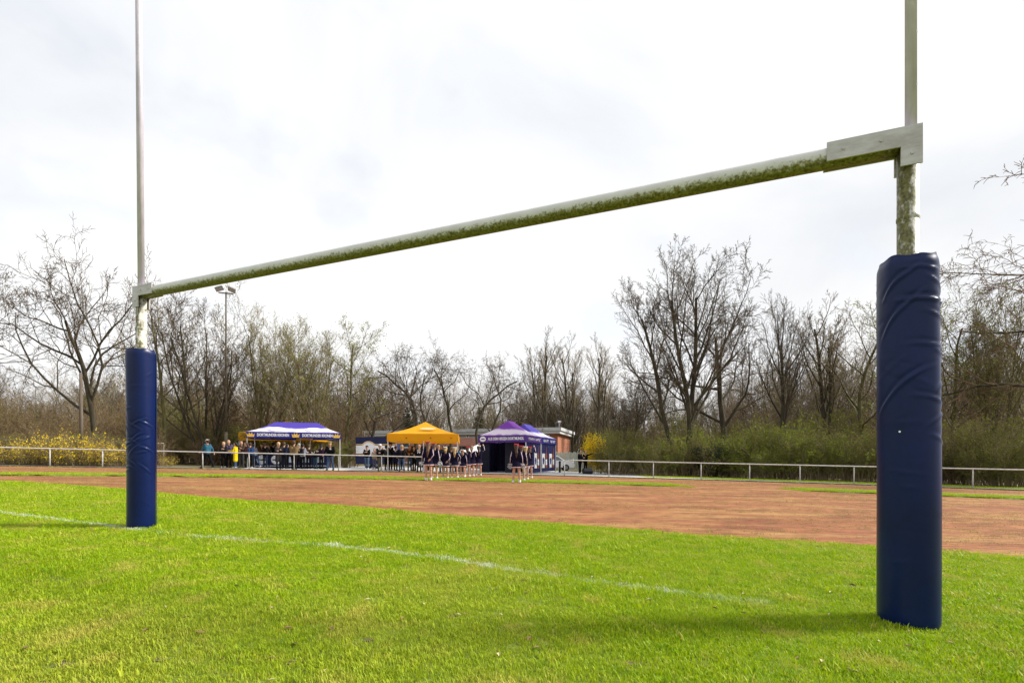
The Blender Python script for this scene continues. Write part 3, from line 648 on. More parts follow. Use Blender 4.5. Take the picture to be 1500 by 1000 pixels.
for i in range(420):       # far wood that reads as one mass
    px = -200+1900*i/420; Y = 112+wr.uniform(-14, 14); x = ax(px, Y); h = 12+3*math.sin(i*.09)+wr.uniform(-2, 2.5); g0 = gz(x)
    for k in range(7):
        a, e = wr.uniform(-1.8, 1.8), wr.uniform(-1.5, 1.5); hh = h*wr.uniform(.55, 1.05)
        fw.add([(x+a-.14, Y+e, g0), (x+a+.14, Y+e, g0), (x+a*1.5+wr.uniform(-.6, .6), Y+e, g0+hh)], [(0, 1, 2)])
        for q in range(16):
            z = hh*wr.uniform(.12, .95); cx = x+a*(1+.5*z/hh); l = wr.uniform(.8, 2.4); s_ = wr.choice((-1, 1))
            fw.add([(cx, Y+e, g0+z), (cx+.02, Y+e, g0+z+.16), (cx+s_*l*.6, Y+e+wr.uniform(-.8, .8), g0+z+l)], [(0, 1, 2)])
tag(fw.build('far_wood', m_twigr), 'distant brown wood closing the view behind everything', 'wood', kind='stuff')

# conifers
def conifer(x, y, h, rz, label):
    r = random.Random(int(h*10)); root = empty('conifer_tree', (x, y, gz(x)-.02), rz, label, 'tree')
    MB().tube([(0, 0, 0), (0, 0, h*.97)], [h*.016, .02], 7).build('trunk', m_bark, root)
    b = MB()
    for i in range(520):
        t = r.random()**.8; z = h*(.12+.88*t); L = h*.24*(1-t)**.8*r.uniform(.6, 1.1)+.12; a = r.uniform(0, 6.28)
        ca, sa = math.cos(a), math.sin(a); tip = Vector((ca*L, sa*L, z-L*.35)); o = Vector((-sa, ca, 0))*L*.28
        b.add([(0, 0, z), tip*1.0-o+Vector((0, 0, .1)), tip, tip+o+Vector((0, 0, .1))], [(0, 1, 2), (0, 2, 3)])
    b.build('crown', m_dark, root)
conifer(ax(584, 66), 71, zz(584, 596, 71)-gz(ax(584, 71)), 0, 'dark narrow conifer above the clubhouse roof')
conifer(ax(606, 73), 73, zz(606, 610, 73)-gz(ax(606, 73)), 1, 'low dark conifer just behind the yellow tent peak')
conifer(ax(702, 76), 76, zz(702, 596, 76)-gz(ax(702, 76)), 2, 'broad dark conifer beyond the clubhouse beside the purple tent')

# shrubs: unit 1 m tall prototypes
def make_shrub(seed, twig, lm, nleaf, lsize, arch=.35, stems=26, lv=(1, 2)):
    T = Tree(seed); r = T.r
    P = dict(seg=[6, 4, 2], gnarl=[.12, .2, .25], up=[-.02, .02, 0], tip=[.4, .4, .5], n=[8, 4], t0=[.15, .2], ang=[.6, .7], len=[.4, .45], shape=[.3, .3], rr=[.6, .6], rmin=.0016)
    for k in range(stems):
        a = r.uniform(0, 6.28); q = .28*math.sqrt(r.random()); ln = r.uniform(.7, 1.05); le = r.uniform(.05, arch+.25)
        T.grow(np.array((math.cos(a)*q, math.sin(a)*q, 0)), unit(np.array((math.cos(a)*le, math.sin(a)*le, 1))), ln, .008, 0, P)
    parts = [bpy.data.objects.new('stems', branch_mesh('stems', T, [0, 1, 2], [4, 3, 3], twig, 1.0))]
    parts.append(bpy.data.objects.new('leaves', leaf_mesh('leaves', T, list(lv), lm, 1.0, nleaf, lsize, seed, jit=.03)))
    return parts
SH = dict(olive=make_shrub(1, m_twigp, m_olive, 3000, .019), fresh=make_shrub(2, m_twigp, m_fresh, 3000, .019), brown=make_shrub(3, m_twigr, m_brownl, 1700, .016),
          forsythia=make_shrub(4, m_twigp, m_forsy, 680, .024, arch=.55, lv=(0, 1)), dark=make_shrub(5, m_twig, m_dark, 6500, .026), forsy2=make_shrub(7, m_twigp, m_forsy, 3400, .026, arch=.2, lv=(0, 1, 2)))
def shrub(kind, px, Y, h, wide, label, group=None, name='shrub', off=0):
    x = ax(px, Y); o = empty(name, (x, Y, gz(x)-.02), wr.uniform(0, 6.28), label, 'bush', group); o.scale = (h*wide, h*wide, h)
    for p in SH[kind]:
        c = p.copy(); col.objects.link(c); c.parent = o
    return o
SK = dict(olive='olive green bush', brown='brown twiggy bush', fresh='fresh yellow green bush', dark='dark evergreen bush')
def bush_where(px):
    for lim, t in ((90, 'beyond the wooden pole'), (200, 'at the foot of the oak'), (290, 'before the floodlight mast'), (360, 'behind the yellow raincoat and striding person'), (515, 'behind the blue tent'), (960, 'in the hedge between forsythia and the three trunked tree'), (1060, 'in the hedge under the three trunked tree'), (1180, 'in the hedge under the broom shaped tree'), (1300, 'in the hedge past the broom shaped tree')):
        if px < lim: return t
    return 'at the wood edge past the hedge'
def labelled(kind, px, Y, h, wide, name='shrub'):
    lab = SK[kind].replace('bush', 'scrub' if name == 'scrub' else 'bush')+(' standing tall ' if name == 'scrub' else ' ')+bush_where(px); shrub(kind, px, Y, h, wide, lab, lab, name)
for i in range(44):           # left side undergrowth behind the path
    px = -70+585*(i+wr.uniform(-.4, .4))/44; X = solveX(px, lambda q: fenceY(q)+4); Y = fenceY(X)+wr.uniform(4.2, 6) if px < 240 else wr.uniform(38.5, 43)
    labelled(wr.choice(['olive', 'brown', 'brown', 'olive'] if px < 380 else ['olive', 'fresh', 'brown']), px, Y, wr.uniform(1.4, 2.4) if px < 240 else wr.uniform(1.8, 3.2), wr.uniform(.8, 1.1))
for px, dy, h, wd in ((12, 3.6, 1.7, .8), (32, 3.3, 1.9, .85), (48, 3.2, 1.5, .8), (62, 3.4, 1.75, .9), (82, 3.0, 2.35, .85), (92, 3.0, 1.6, .9), (104, 3.3, 1.9, .9), (118, 3.0, 2.3, .85), (134, 3.1, 1.5, .9), (152, 3.3, 1.85, .9), (168, 3.0, 1.7, .9), (178, 3.2, 1.9, .85), (200, 3.5, 1.6, .8), (246, 3.4, 1.0, .8)):
    X = solveX(px, lambda q: fenceY(q)+dy); shrub('forsythia', px, fenceY(X)+dy, h*wr.uniform(.75, 1.0), wd, 'yellow flowering forsythia in the row behind the pipe rail', 'forsythia row behind the pipe rail', 'forsythia_bush')
for i in range(40):           # second tier, higher scrub left and middle
    px = -60+575*(i+wr.uniform(-.5, .5))/40; labelled(wr.choice(['brown', 'olive', 'brown']), px, wr.uniform(43, 52), wr.uniform(3.5, 6.2), wr.uniform(.6, .85), 'scrub')
for i in range(54):           # hedge right
    px = 893+640*(i+wr.uniform(-.4, .4))/54; X = solveX(px, lambda q: fenceY(q)+7); Y = fenceY(X)+wr.uniform(6.2, 9.5)
    kind = wr.choice(['olive', 'fresh', 'olive', 'fresh', 'brown', 'fresh']) if px < 1290 else wr.choice(['olive', 'brown', 'olive'])
    h = wr.choice((wr.uniform(1.3, 2.2), wr.uniform(2.0, 3.2), wr.uniform(2.8, 4.0)))*(1.12 if 1100 < px < 1260 else 1)
    labelled(kind, px, Y, h, wr.uniform(.6, 1.0)*(1 if h > 2.2 else 1.3))
for i in range(34):
    px = 893+640*(i+wr.uniform(-.4, .4))/34; labelled(wr.choice(['olive', 'brown', 'brown', 'olive']), px, wr.uniform(42, 50), wr.uniform(3.6, 6.0), wr.uniform(.65, .85), 'scrub')
shrub('dark', 1022, 36.2, 2.4, .85, 'dark evergreen bush at the foot of the three trunked tree')
shrub('dark', 1044, 37.2, 2.1, .8, 'low dark evergreen bush under the tree with bent mossy trunk')
shrub('forsy2', 866, 38.6, 2.9, .36, 'tall bright yellow forsythia behind the two people in black', name='forsythia_bush')
shrub('forsy2', 878, 39.0, 2.7, .34, 'bright yellow forsythia in the hedge beside the low spreading tree', name='forsythia_bush')
shrub('fresh', 896, 40, 3.5, .42, 'bright green bush next to the tall yellow forsythia')
#@@PART3
# ------------------------------------------------------------------ masts and poles
m_mast = mat('mast', (.13, .105, .07), .8, (.08, .065, .045), 5)
m_lampg = mat('lamp_grey', (.25, .25, .26), .5, (.18, .18, .19), 5)
m_glass = mat('lamp_glass', (.5, .52, .55), .15, (.4, .42, .45), 5, spec=.6)
MY = 37.5; mxx = ax(331, MY)
mast = empty('floodlight_mast', (mxx, MY, gz(mxx)), R(20), 'tall thin floodlight mast with two lamps behind the pipe rail', 'floodlight')
mh = zz(331, 428, MY)-gz(mxx)
MB().tube([(0, 0, -.1), (0, 0, 2.6)], [.13, .12], 10).build('base_section', m_mast, mast)
MB().tube([(0, 0, 2.58), (0, 0, mh)], [.085, .05], 10).build('pole', m_mast, mast)
MB().box(-.5, .5, -.04, .04, mh-.12, mh-.03, 0).build('cross_arm', m_lampg, mast)
for sx in (-1, 1):
    M4 = Matrix.Translation((sx*.45, -.1, mh+.24)) @ Matrix.Rotation(sx*R(24), 4, 'Y') @ Matrix.Rotation(R(-35), 4, 'X') @ Matrix.Scale(.78, 4)
    b = MB(); b.add([M4 @ Vector(p) for p in ((-.36, -.26, -.13), (.36, -.26, -.13), (.36, .26, -.13), (-.36, .26, -.13), (-.2, -.12, .15), (.2, -.12, .15), (.2, .12, .15), (-.2, .12, .15))],
                    [(0, 3, 2, 1), (4, 5, 6, 7), (0, 1, 5, 4), (1, 2, 6, 5), (2, 3, 7, 6), (3, 0, 4, 7)])
    lh = b.build('lamp_head', m_lampg, mast)
    MB().add([M4 @ Vector(p) for p in ((-.32, -.22, -.134), (.32, -.22, -.134), (.32, .22, -.134), (-.32, .22, -.134))], [(0, 3, 2, 1)]).build('lens', m_glass, lh)
WY = 32.6; wx = ax(119, WY); wp = empty('wooden_pole', (wx, WY, gz(wx)), 0, 'plain weathered wooden pole standing in the yellow bushes', 'pole')
ph_ = zz(119, 547, WY)-gz(wx)
MB().tube([(0, 0, -.2), (0, 0, ph_*.5), (-.03, 0, ph_)], [.11, .10, .085], 10).build('shaft', mat('pole_wood', (.16, .13, .1), .9, (.09, .07, .055), 8, .4, 40, stretch=(1, 1, .1)), wp)
MB().tube([(-.03, 0, ph_), (-.03, 0, ph_+.05)], [.095, .03], 10).build('cap', m_lampg, wp)

# ------------------------------------------------------------------ clubhouse
def brickmat():
    m = bpy.data.materials.new('brick'); m.use_nodes = True; b = m.node_tree.nodes['Principled BSDF']; b.inputs['Roughness'].default_value = .9
    t = nd(m, 'ShaderNodeTexCoord'); mp = nd(m, 'ShaderNodeMapping'); mp.inputs['Rotation'].default_value = (R(90), 0, 0); lk(m, t.outputs['Object'], mp.inputs[0])
    k = nd(m, 'ShaderNodeTexBrick'); k.inputs['Color1'].default_value = (.42, .15, .07, 1); k.inputs['Color2'].default_value = (.30, .10, .05, 1); k.inputs['Mortar'].default_value = (.36, .28, .22, 1)
    k.inputs['Scale'].default_value = 4; k.inputs['Mortar Size'].default_value = .012; lk(m, mp.outputs[0], k.inputs[0]); lk(m, k.outputs[0], b.inputs['Base Color']); return m
m_brick = brickmat()
m_fascia = mat('fascia', (.62, .63, .64), .6, (.48, .49, .5), 2, stretch=(1, 1, 4))
m_white = mat('white_paint', (.8, .8, .8), .5, (.75, .75, .75))
m_wglass = mat('window_glass', (.10, .13, .15), .08, (.06, .08, .09), 1, spec=.7)
A = Vector((ax(541, 65), 65, 0)); B = Vector((ax(817, 58), 58, 0)); bdv = (B-A); LB = bdv.length; rzb = math.atan2(bdv.y, bdv.x)
A.z = gz((A.x+B.x)/2)-.15
house = empty('clubhouse', A, rzb, 'long flat roofed brick clubhouse with white fascia behind the tents', 'building')
ZT = 4.75
b = MB(); b.box(0, LB, 0, 9, -.6, ZT-.7); b.build('wall', m_brick, house)
MB().box(-.35, LB+.4, -.7, 9.5, ZT-.7, ZT-.38).build('eaves_board', m_fascia, house)
MB().box(-.5, LB+.55, -.85, 9.6, ZT-.377, ZT).build('roof', mat('roof_edge', (.56, .57, .58), .6, (.44, .45, .46), 2), house)
MB().box(LB-.9, LB+.004, -.05, -.002, -.3, .55).build('plinth', m_fascia, house)
x = .9; k = 0
while x < LB-3:
    wdt = 2.4; f = MB(); fr_ = f
    for (a0, a1, c0, c1) in ((x, x+wdt, 2.55, 2.65), (x, x+wdt, ZT-.86, ZT-.78), (x, x+.09, 2.65, ZT-.86), (x+wdt-.09, x+wdt, 2.65, ZT-.86), (x+wdt/2-.05, x+wdt/2+.05, 2.65, ZT-.86)):
        f.box(a0, a1, -.07, -.003, c0, c1)
    wnd = f.build('window', m_white, house)
    for q in (0, 1):
        MB().box(x+.09+q*(wdt/2-.04), x+wdt/2-.05+q*(wdt/2-.04), -.04, -.004, 2.65, ZT-.86).build('pane', m_wglass, wnd)
    MB().box(x-.06, x+wdt+.06, -.13, -.003, 2.45, 2.545).build('sill', m_fascia, wnd)
    x += wdt+.22; k += 1
MB().tube([(LB-.2, 2, ZT), (LB-.2, 2, ZT+.75)], .09, 10).build('vent_pipe', m_lampg, house)
MB().tube([(LB-.2, 2, ZT+.75), (LB-.2, 2, ZT+.95)], .17, 10).build('vent_cowl', m_white, house)
# pinkish brick garden wall with coping in front of the windows
GY = 54; gx0, gx1 = ax(600, GY), ax(705, GY)
gw = empty('garden_wall', (gx0, GY, gz(gx0)), 0, 'pinkish red tiled wall with dark base between yellow and purple tents', 'wall')
z0, z1 = zz(650, 653, GY)-gz(gx0), zz(650, 641, GY)-gz(gx0)
def tilemat():
    m = bpy.data.materials.new('red_tile'); m.use_nodes = True; b = m.node_tree.nodes['Principled BSDF']; b.inputs['Roughness'].default_value = .85
    t = nd(m, 'ShaderNodeTexCoord'); mp = nd(m, 'ShaderNodeMapping'); mp.inputs['Rotation'].default_value = (R(90), 0, 0); lk(m, t.outputs['Object'], mp.inputs[0])
    k = nd(m, 'ShaderNodeTexBrick'); k.inputs['Color1'].default_value = (.52, .20, .14, 1); k.inputs['Color2'].default_value = (.40, .13, .09, 1); k.inputs['Mortar'].default_value = (.56, .38, .32, 1)
    k.inputs['Scale'].default_value = 2.2; k.inputs['Mortar Size'].default_value = .03; lk(m, mp.outputs[0], k.inputs[0]); lk(m, k.outputs[0], b.inputs['Base Color']); return m
MB().box(0, gx1-gx0, 0, .25, z0, z1).build('tiled_band', tilemat(), gw)
MB().box(0, gx1-gx0, .004, .3, -.1, z0-.003).build('dark_base', mat('dark_base', (.035, .03, .025), .8), gw)
MB().box(-.05, gx1-gx0+.05, -.04, .3, z1+.002, z1+.08).build('coping', m_fascia, gw)

# pale slat fence and parked car beyond the purple tents
SY = 50; sx0, sx1 = ax(800, SY), ax(862, SY)
sf = empty('slat_fence', (sx0, SY, gz(sx0)), 0, 'pale grey green upright slat fence behind the white car', 'fence')
m_slat = mat('pale_slat', (.62, .64, .56), .8, (.44, .47, .38), 3, stretch=(3, 3, .4))
W_ = sx1-sx0; hsl = zz(830, 661.5, SY)-gz(sx0); npan = 4
for p in range(npan):
    bb = MB()
    for q in range(7):
        xx = p*W_/npan+q*W_/npan/7; bb.box(xx+.012, xx+W_/npan/7-.012, 0, .03, .06, hsl-.05*((q*7+p) % 3))
    tag(bb.build('slats', m_slat, sf), kind='stuff')
for p in range(npan+1): MB().box(p*W_/npan-.04, p*W_/npan+.04, .034, .12, -.1, hsl+.05).build('post', m_slat, sf)
MB().box(0, W_, .033, .08, hsl*.75, hsl*.75+.08).build('rail', m_slat, sf)
def car(x, y, rz, label):
    root = empty('parked_car', (x, y, gz(x)), rz, label, 'car'); mw = mat('car_white', (.74, .75, .76), .3, (.7, .71, .72), 2, spec=.5, coat=.5)
    prof = [(-2.1, .42), (-2.12, .62), (-2.02, .86), (-1.2, .98), (-.55, 1.42), (.2, 1.47), (1.1, 1.42), (1.75, 1.02), (2.05, .95), (2.1, .6), (2.06, .36), (-2.0, .30)]
    b = MB(); n = len(prof); v = []
    for yy in (-.84, -.78, .78, .84):
        for (px_, z) in prof:
            inn = 0 if abs(yy) < .8 else .03; t = max(0, z-.95)*.32
            v.append((px_*(1-inn*.3), (abs(yy)-t)*(1 if yy > 0 else -1), z-inn*.4*(1 if z > .5 else -1)))
    b.add(v, [[j*n+i, j*n+(i+1) % n, (j+1)*n+(i+1) % n, (j+1)*n+i] for j in range(3) for i in range(n)]+[list(range(n))[::-1], list(range(3*n, 4*n))], 0, False)
    body = b.build('body', mw, root)
    for sy in (-1, 1):
        w_ = MB(); zt = 1.36
        for (a0, a1, t0_, t1) in ((-1.02, -.12, -.52, -.12), (-.04, .72, -.04, .72), (.8, 1.5, .8, 1.08)):
            y0 = .846-.01; y1 = .846-(zt-.95)*.32
            w_ = MB(); w_.add([(a0, sy*(y0+.006), 1.0), (a1, sy*(y0+.006), 1.0), (t1, sy*(y1+.012), zt), (t0_, sy*(y1+.012), zt)], [(0, 1, 2, 3)]); w_.build('side_window', m_wglass, root)
        for wxx in (-1.3, 1.28):
            wl = MB().tube([(wxx, sy*.62, .31), (wxx, sy*.855, .31)], .31, 20).build('wheel', mat('tyre', (.02, .02, .02), .9), root)
            MB().tube([(wxx, sy*.856, .31), (wxx, sy*.866, .31)], .19, 14).build('rim', m_lampg, wl)
        MB().box(-2.115, -2.03, sy*.7-.14, sy*.7+.14, .66, .80).build('headlight', m_glass, root)
        MB().box(2.03, 2.11, sy*.7-.12, sy*.7+.12, .70, .86).build('tail_light', mat('red_lens', (.4, .02, .02), .3), root)
    wv = MB().add([(-1.22, -.68, .99), (-1.22, .68, .99), (-.60, .6, 1.405), (-.60, -.6, 1.405)], [(0, 1, 2, 3)])
    wv.v = [(a-.012, b_, c+.012) for a, b_, c in wv.v]; wv.build('windscreen', m_wglass, root)
    return root
cxx = ax(840, 47)-2.1; car(cxx, 47, R(180), 'white car parked in front of the pale slat fence')
bx_ = ax(820, 40.5); bo = empty('bollard', (bx_, 40.5, gz(bx_)), 0, 'short black bollard in front of the white car', 'bollard')
MB().tube([(0, 0, -.05), (0, 0, .85)], .09, 12).build('shaft', mat('black_metal', (.02, .02, .02), .6), bo); MB().tube([(0, 0, .85), (0, 0, .95)], [.12, .06], 12).build('cap', mat('black_metal', (.02, .02, .02)), bo)

# ------------------------------------------------------------------ tents
def textmesh(s, size, m, name='lettering', bold=0.0):
    cu = bpy.data.curves.new('t', 'FONT'); cu.body = s; cu.size = size; cu.align_x = 'CENTER'; cu.align_y = 'CENTER'; cu.offset = bold; cu.resolution_u = 3
    o = bpy.data.objects.new('t', cu); col.objects.link(o); dg = bpy.context.evaluated_depsgraph_get(); me = bpy.data.meshes.new_from_object(o.evaluated_get(dg))
    bpy.data.objects.remove(o); me.materials.clear(); me.materials.append(m); me.name = name; return me
def textobj(s, size, m, parent, loc, rot=(math.pi/2, 0, 0), fit=None, bold=.0):
    me = textmesh(s, size, m, bold=bold); o = bpy.data.objects.new('lettering', me); col.objects.link(o); o.parent = parent; o.location = loc; o.rotation_euler = rot
    if fit:
        xs = [v.co.x for v in me.vertices]; o.scale.x = fit/(max(xs)-min(xs))
    return o
def canopy_print(name, top, band, edge, z0, z1, z2):
    # printed roof cloth: coloured top, white middle band with a soft wavy border, tinted lower edge
    m = bpy.data.materials.new(name); m.use_nodes = True; b = m.node_tree.nodes['Principled BSDF']; b.inputs['Roughness'].default_value = .6; b.inputs['Specular IOR Level'].default_value = .2
    t = nd(m, 'ShaderNodeTexCoord'); s = nd(m, 'ShaderNodeSeparateXYZ'); lk(m, t.outputs['Object'], s.inputs[0])
    n = nd(m, 'ShaderNodeTexNoise'); n.inputs['Scale'].default_value = 1.1; n.inputs['Detail'].default_value = 4; lk(m, t.outputs['Object'], n.inputs['Vector'])
    a = nd(m, 'ShaderNodeMath'); a.operation = 'MULTIPLY_ADD'; a.inputs[1].default_value = .45; lk(m, n.outputs[0], a.inputs[0]); lk(m, s.outputs[2], a.inputs[2])
    mr = nd(m, 'ShaderNodeMapRange'); mr.inputs[1].default_value = z0+.22; mr.inputs[2].default_value = z2+.22; lk(m, a.outputs[0], mr.inputs[0])
    r = nd(m, 'ShaderNodeValToRGB'); e = r.color_ramp.elements; f1 = (z1-z0)/(z2-z0)
    e[0].position = .0; e[0].color = (*edge, 1); e[1].position = 1; e[1].color = (*top, 1)
    for p_, c_ in ((.10, band), (f1-.06, band), (f1+.06, top)):
        q = e.new(p_); q.color = (*c_, 1)
    lk(m, mr.outputs[0], r.inputs[0]); lk(m, r.outputs[0], b.inputs['Base Color'])
    tr = nd(m, 'ShaderNodeBsdfTranslucent'); lk(m, r.outputs[0], tr.inputs[0]); ms = nd(m, 'ShaderNodeMixShader'); ms.inputs[0].default_value = .25
    lk(m, b.outputs[0], ms.inputs[1]); lk(m, tr.outputs[0], ms.inputs[2]); lk(m, ms.outputs[0], m.node_tree.nodes['Material Output'].inputs[0]); return m
m_alu = mat('tent_alu', (.72, .72, .70), .4, (.6, .6, .58), 5, metal=.3)
m_gold = mat('gold_print', (.75, .50, .10), .6, (.6, .36, .05), 3)
m_wprint = mat('white_print', (.82, .82, .84), .6, (.76, .76, .78), 3)
m_navyp = mat('navy_print', (.012, .018, .075), .6, (.008, .012, .055), 2)
def tent(label, loc, rz, w, d, eave, peak, ax_, by_, vh, m_roof, m_val, legs=None, group=None, conc=1.25, cat='tent'):
    root = empty('pop_up_tent', loc, rz, label, cat, group); nu, nv = 44, 32; v = []; f = []
    for j in range(nv+1):
        for i in range(nu+1):
            x = w*i/nu; y = d*j/nv; q = min(1, min(x, w-x)/ax_, min(y, d-y)/by_); z = eave+(peak-eave)*(.55*q+.45*q**2)+.012*math.sin(x*5)*math.sin(y*6)*(1-q)
            v.append((x, y, z))
    for j in range(nv):
        for i in range(nu): f.append((j*(nu+1)+i, j*(nu+1)+i+1, (j+1)*(nu+1)+i+1, (j+1)*(nu+1)+i))
    can = MB().add(v, f, 0, False).build('canopy', m_roof, root)
    vals = []
    for (x0, y0, x1, y1) in ((0, 0, w, 0), (w, 0, w, d), (w, d, 0, d), (0, d, 0, 0)):
        n = 24; vv = []; D = Vector((x1-x0, y1-y0, 0)); nn = Vector((D.y, -D.x, 0)).normalized()
        for k in range(n+1):
            p = Vector((x0, y0, 0))+D*(k/n); wv = .012*math.sin(k*1.7+x0)
            for z, o_ in ((eave, 0.002), (eave-vh, .015+wv)): vv.append(p+nn*o_+Vector((0, 0, z-(.012*math.sin(k*.9) if z < eave else 0))))
        vals.append(MB().add(vv, [(2*k, 2*k+1, 2*k+3, 2*k+2) for k in range(n)], 0, True).build('valance', m_val, root))
    for (lx, ly) in (legs or ((.05, .05), (w-.05, .05), (w-.05, d-.05), (.05, d-.05))):
        MB().box(lx-.025, lx+.025, ly-.025, ly+.025, 0, eave-.02).build('leg', m_alu, root)
        MB().box(lx-.06, lx+.06, ly-.06, ly+.06, -.02, .012).build('foot_plate', m_alu, root)
    for (x0, y0, x1, y1) in ((.05, .05, w-.05, .05), (.05, d-.05, w-.05, d-.05), (.05, .05, .05, d-.05), (w-.05, .05, w-.05, d-.05)):
        MB().tube([(x0, y0, eave-vh+.02), ((x0+x1)/2, (y0+y1)/2, eave-.06), (x1, y1, eave-vh+.02)], .012, 6).build('truss', m_alu, root)
    return root, can, vals
def crown_emblem(parent, x, z, s):
    b = MB(); P_ = [(-.5, -.35), (.5, -.35), (.62, .25), (.33, -.02), (.2, .42), (0, .05), (-.2, .42), (-.33, -.02), (-.62, .25)]
    b.add([(x+a*s, -.034, z+c*s) for a, c in P_], [list(range(9))]); b.build('crown_emblem', m_gold, parent)
def smudge(parent, x, y0, y1, z, n):          # lettering too small in the photograph to read: bare strokes
    b = MB(); q = random.Random(n); st = (y1-y0)/n
    for k in range(n):
        if k == n//2: continue
        a = y0+k*st; h = .10*q.uniform(.8, 1.1)
        b.add([(x, a, z-h), (x, a+st*.3, z-h), (x, a+st*.3, z+h), (x, a, z+h)], [(0, 1, 2, 3)])
        c = z+q.choice((-.07, 0, .07)); b.add([(x+.001, a+st*.3, c-.025), (x+.001, a+st*.72, c-.025), (x+.001, a+st*.72, c+.025), (x+.001, a+st*.3, c+.025)], [(0, 1, 2, 3)])
    b.build('lettering', m_wprint, parent)
# blue and violet 3 x 6 beer tent
TY = 33.9; tx0, tx1 = ax(364, TY), ax(499, TY); g0 = gz((tx0+tx1)/2); ev = zz(430, 632, TY)-g0; pk_ = zz(430, 615, TY)-g0; vh = 9*TY/F
m_ra = canopy_print('roof_violet', (.085, .06, .40), (.74, .70, .78), (.30, .24, .60), ev, ev+.43*(pk_-ev), pk_)
m_va = mat('valance_blue', (.022, .025, .21), .6, (.018, .02, .16), 1.2, trans=.15)
wT = (tx1-tx0)*.96
ta, ca_, va_ = tent('wide blue and violet tent with white lettering over the bar', (tx0, TY-.3, g0), R(19), wT, 3.2, ev, pk_, wT*.26, 1.6, vh, m_ra, m_va, legs=((.05, .05), (wT-.05, .05), (wT-.05, 3.15), (.05, 3.15), (wT*.52, 3.15)))
for fx_ in (.275, .745): textobj('DORTMUNDER KRONEN', .27, m_wprint, va_[0], (wT*fx_, -.03, ev-vh*.52), fit=wT*.33, bold=.008)
for fx_ in (.045, .51, .955): crown_emblem(va_[0], wT*fx_, ev-vh*.5, .42)
for fx_ in (.30, .70):
    q = .30; lz = ev+(pk_-ev)*(.55*.36+.45*.36**2); lo = MB(); sl_ = math.atan2((pk_-ev)*.87, 1.6)
    lo.disc((wT*fx_, .36*1.6-.02, lz+.05), .55, (1, 0, 0), (0, math.cos(sl_), math.sin(sl_)), 22, 0, .34); lo.build('roof_emblem', m_wprint, ca_)
# yellow tent behind it
m_yel = mat('yellow_cloth', (.84, .43, .004), .6, (.78, .38, .004), .9, trans=.4)
Y2 = 37.6; yx0, yx1 = ax(349, Y2), ax(455, Y2); gY = gz(yx0)
tent('yellow tent mostly hidden behind the blue beer tent', (yx0, Y2, gY), 0, yx1-yx0, 4.4, zz(400, 633, Y2)-gY, zz(404, 612, Y2)-gY, (yx1-yx0)/2, 2.2, .62, m_yel, m_yel, group=None)
# yellow square tent in the middle
Y3 = 33.0; yx0, yx1 = ax(568, Y3), ax(671, Y3); gY = gz((yx0+yx1)/2); w3 = yx1-yx0
tyy, cy_, vy_ = tent('single yellow peaked tent over a crowd in dark clothes', (yx0, Y3-.2, gY), R(5), w3, w3*.9, zz(620, 635, Y3)-gY, zz(620, 614, Y3)-gY, w3/2, w3*.45, 11*Y3/F, m_yel, m_yel,
     legs=((.05, .05), (w3-.05, .05), (w3-.05, w3*.85), (.05, w3*.85), (w3*.51, .05)))
for px_ in (.27, .61, .9): MB().box(w3*px_-.05, w3*px_+.05, -.04, -.032, zz(620, 642, Y3)-gY, zz(620, 640.5, Y3)-gY).build('stitched_tab', mat('tab_dark', (.3, .13, .01)), vy_[0])
lo = MB(); lo.disc((w3*.56, w3*.16, zz(620, 631, Y3)-gY+.22), .55, (1, 0, 0), (0, .86, .5), 20, 0, .16); lo.build('roof_print', mat('faded_print', (.66, .50, .25), .6), cy_)
# purple tents, one behind the other
ang = R(-21); c1 = Vector((ax(771, 34.3), 34.3, 0)); wd_, dp = 3.7, 3.5
dx_, dy_ = Vector((math.cos(ang), math.sin(ang), 0)), Vector((-math.sin(ang), math.cos(ang), 0))
o1 = c1-dx_*wd_; o1.z = gz(c1.x-1.5); ev = zz(735, 637, 34.7)-o1.z; pk2 = zz(743, 616, 36.2)-o1.z
m_rp = canopy_print('roof_purple', (.20, .05, .40), (.74, .66, .78), (.30, .13, .48), ev, ev+.40*(pk2-ev), pk2)
m_vp = mat('valance_purple', (.13, .045, .27), .6, (.055, .03, .22), .5, trans=.15)
t1, cn1, vl1 = tent('purple and white tent with dark open front and lettering', o1, ang, wd_, dp, ev, pk2, wd_/2, dp*.32, .50, m_rp, m_vp)
textobj('AUS DEM HERZEN DORTMUNDS.', .27, m_wprint, vl1[0], (wd_*.585, -.032, ev-.25), fit=wd_*.74, bold=.008)
lo = MB(); lo.disc((wd_*.105, -.033, ev-.25), .24, (1, 0, 0), (0, 0, 1), 22, 0, .19); lo.build('round_emblem', m_wprint, vl1[0])
lo = MB(); lo.disc((wd_*.105, -.036, ev-.25), .17, (1, 0, 0), (0, 0, 1), 18, 0, .04); lo.build('emblem_band', m_va, vl1[0])
smudge(vl1[1], wd_+.034, dp*.12, dp*.9, ev-.25, 14)
o2 = o1+dy_*(dp+.03); m_rp2 = canopy_print('roof_indigo', (.07, .05, .36), (.70, .68, .80), (.16, .12, .48), ev, ev+.40*(pk2-ev), pk2)
t2, cn2, vl2 = tent('indigo and white tent joined behind the purple tent', o2, ang, wd_, dp+.6, ev, pk2, wd_/2, dp*.32, .50, m_rp2, m_va)
smudge(vl2[1], wd_+.034, dp*.12, dp*.5, ev-.25, 9)
smudge(vl2[1], wd_+.034, dp*.65, dp*1.05, ev-.25, 9)
m_wall = mat('dark_wall', (.010, .012, .032), .7, (.006, .007, .02), 1.5)
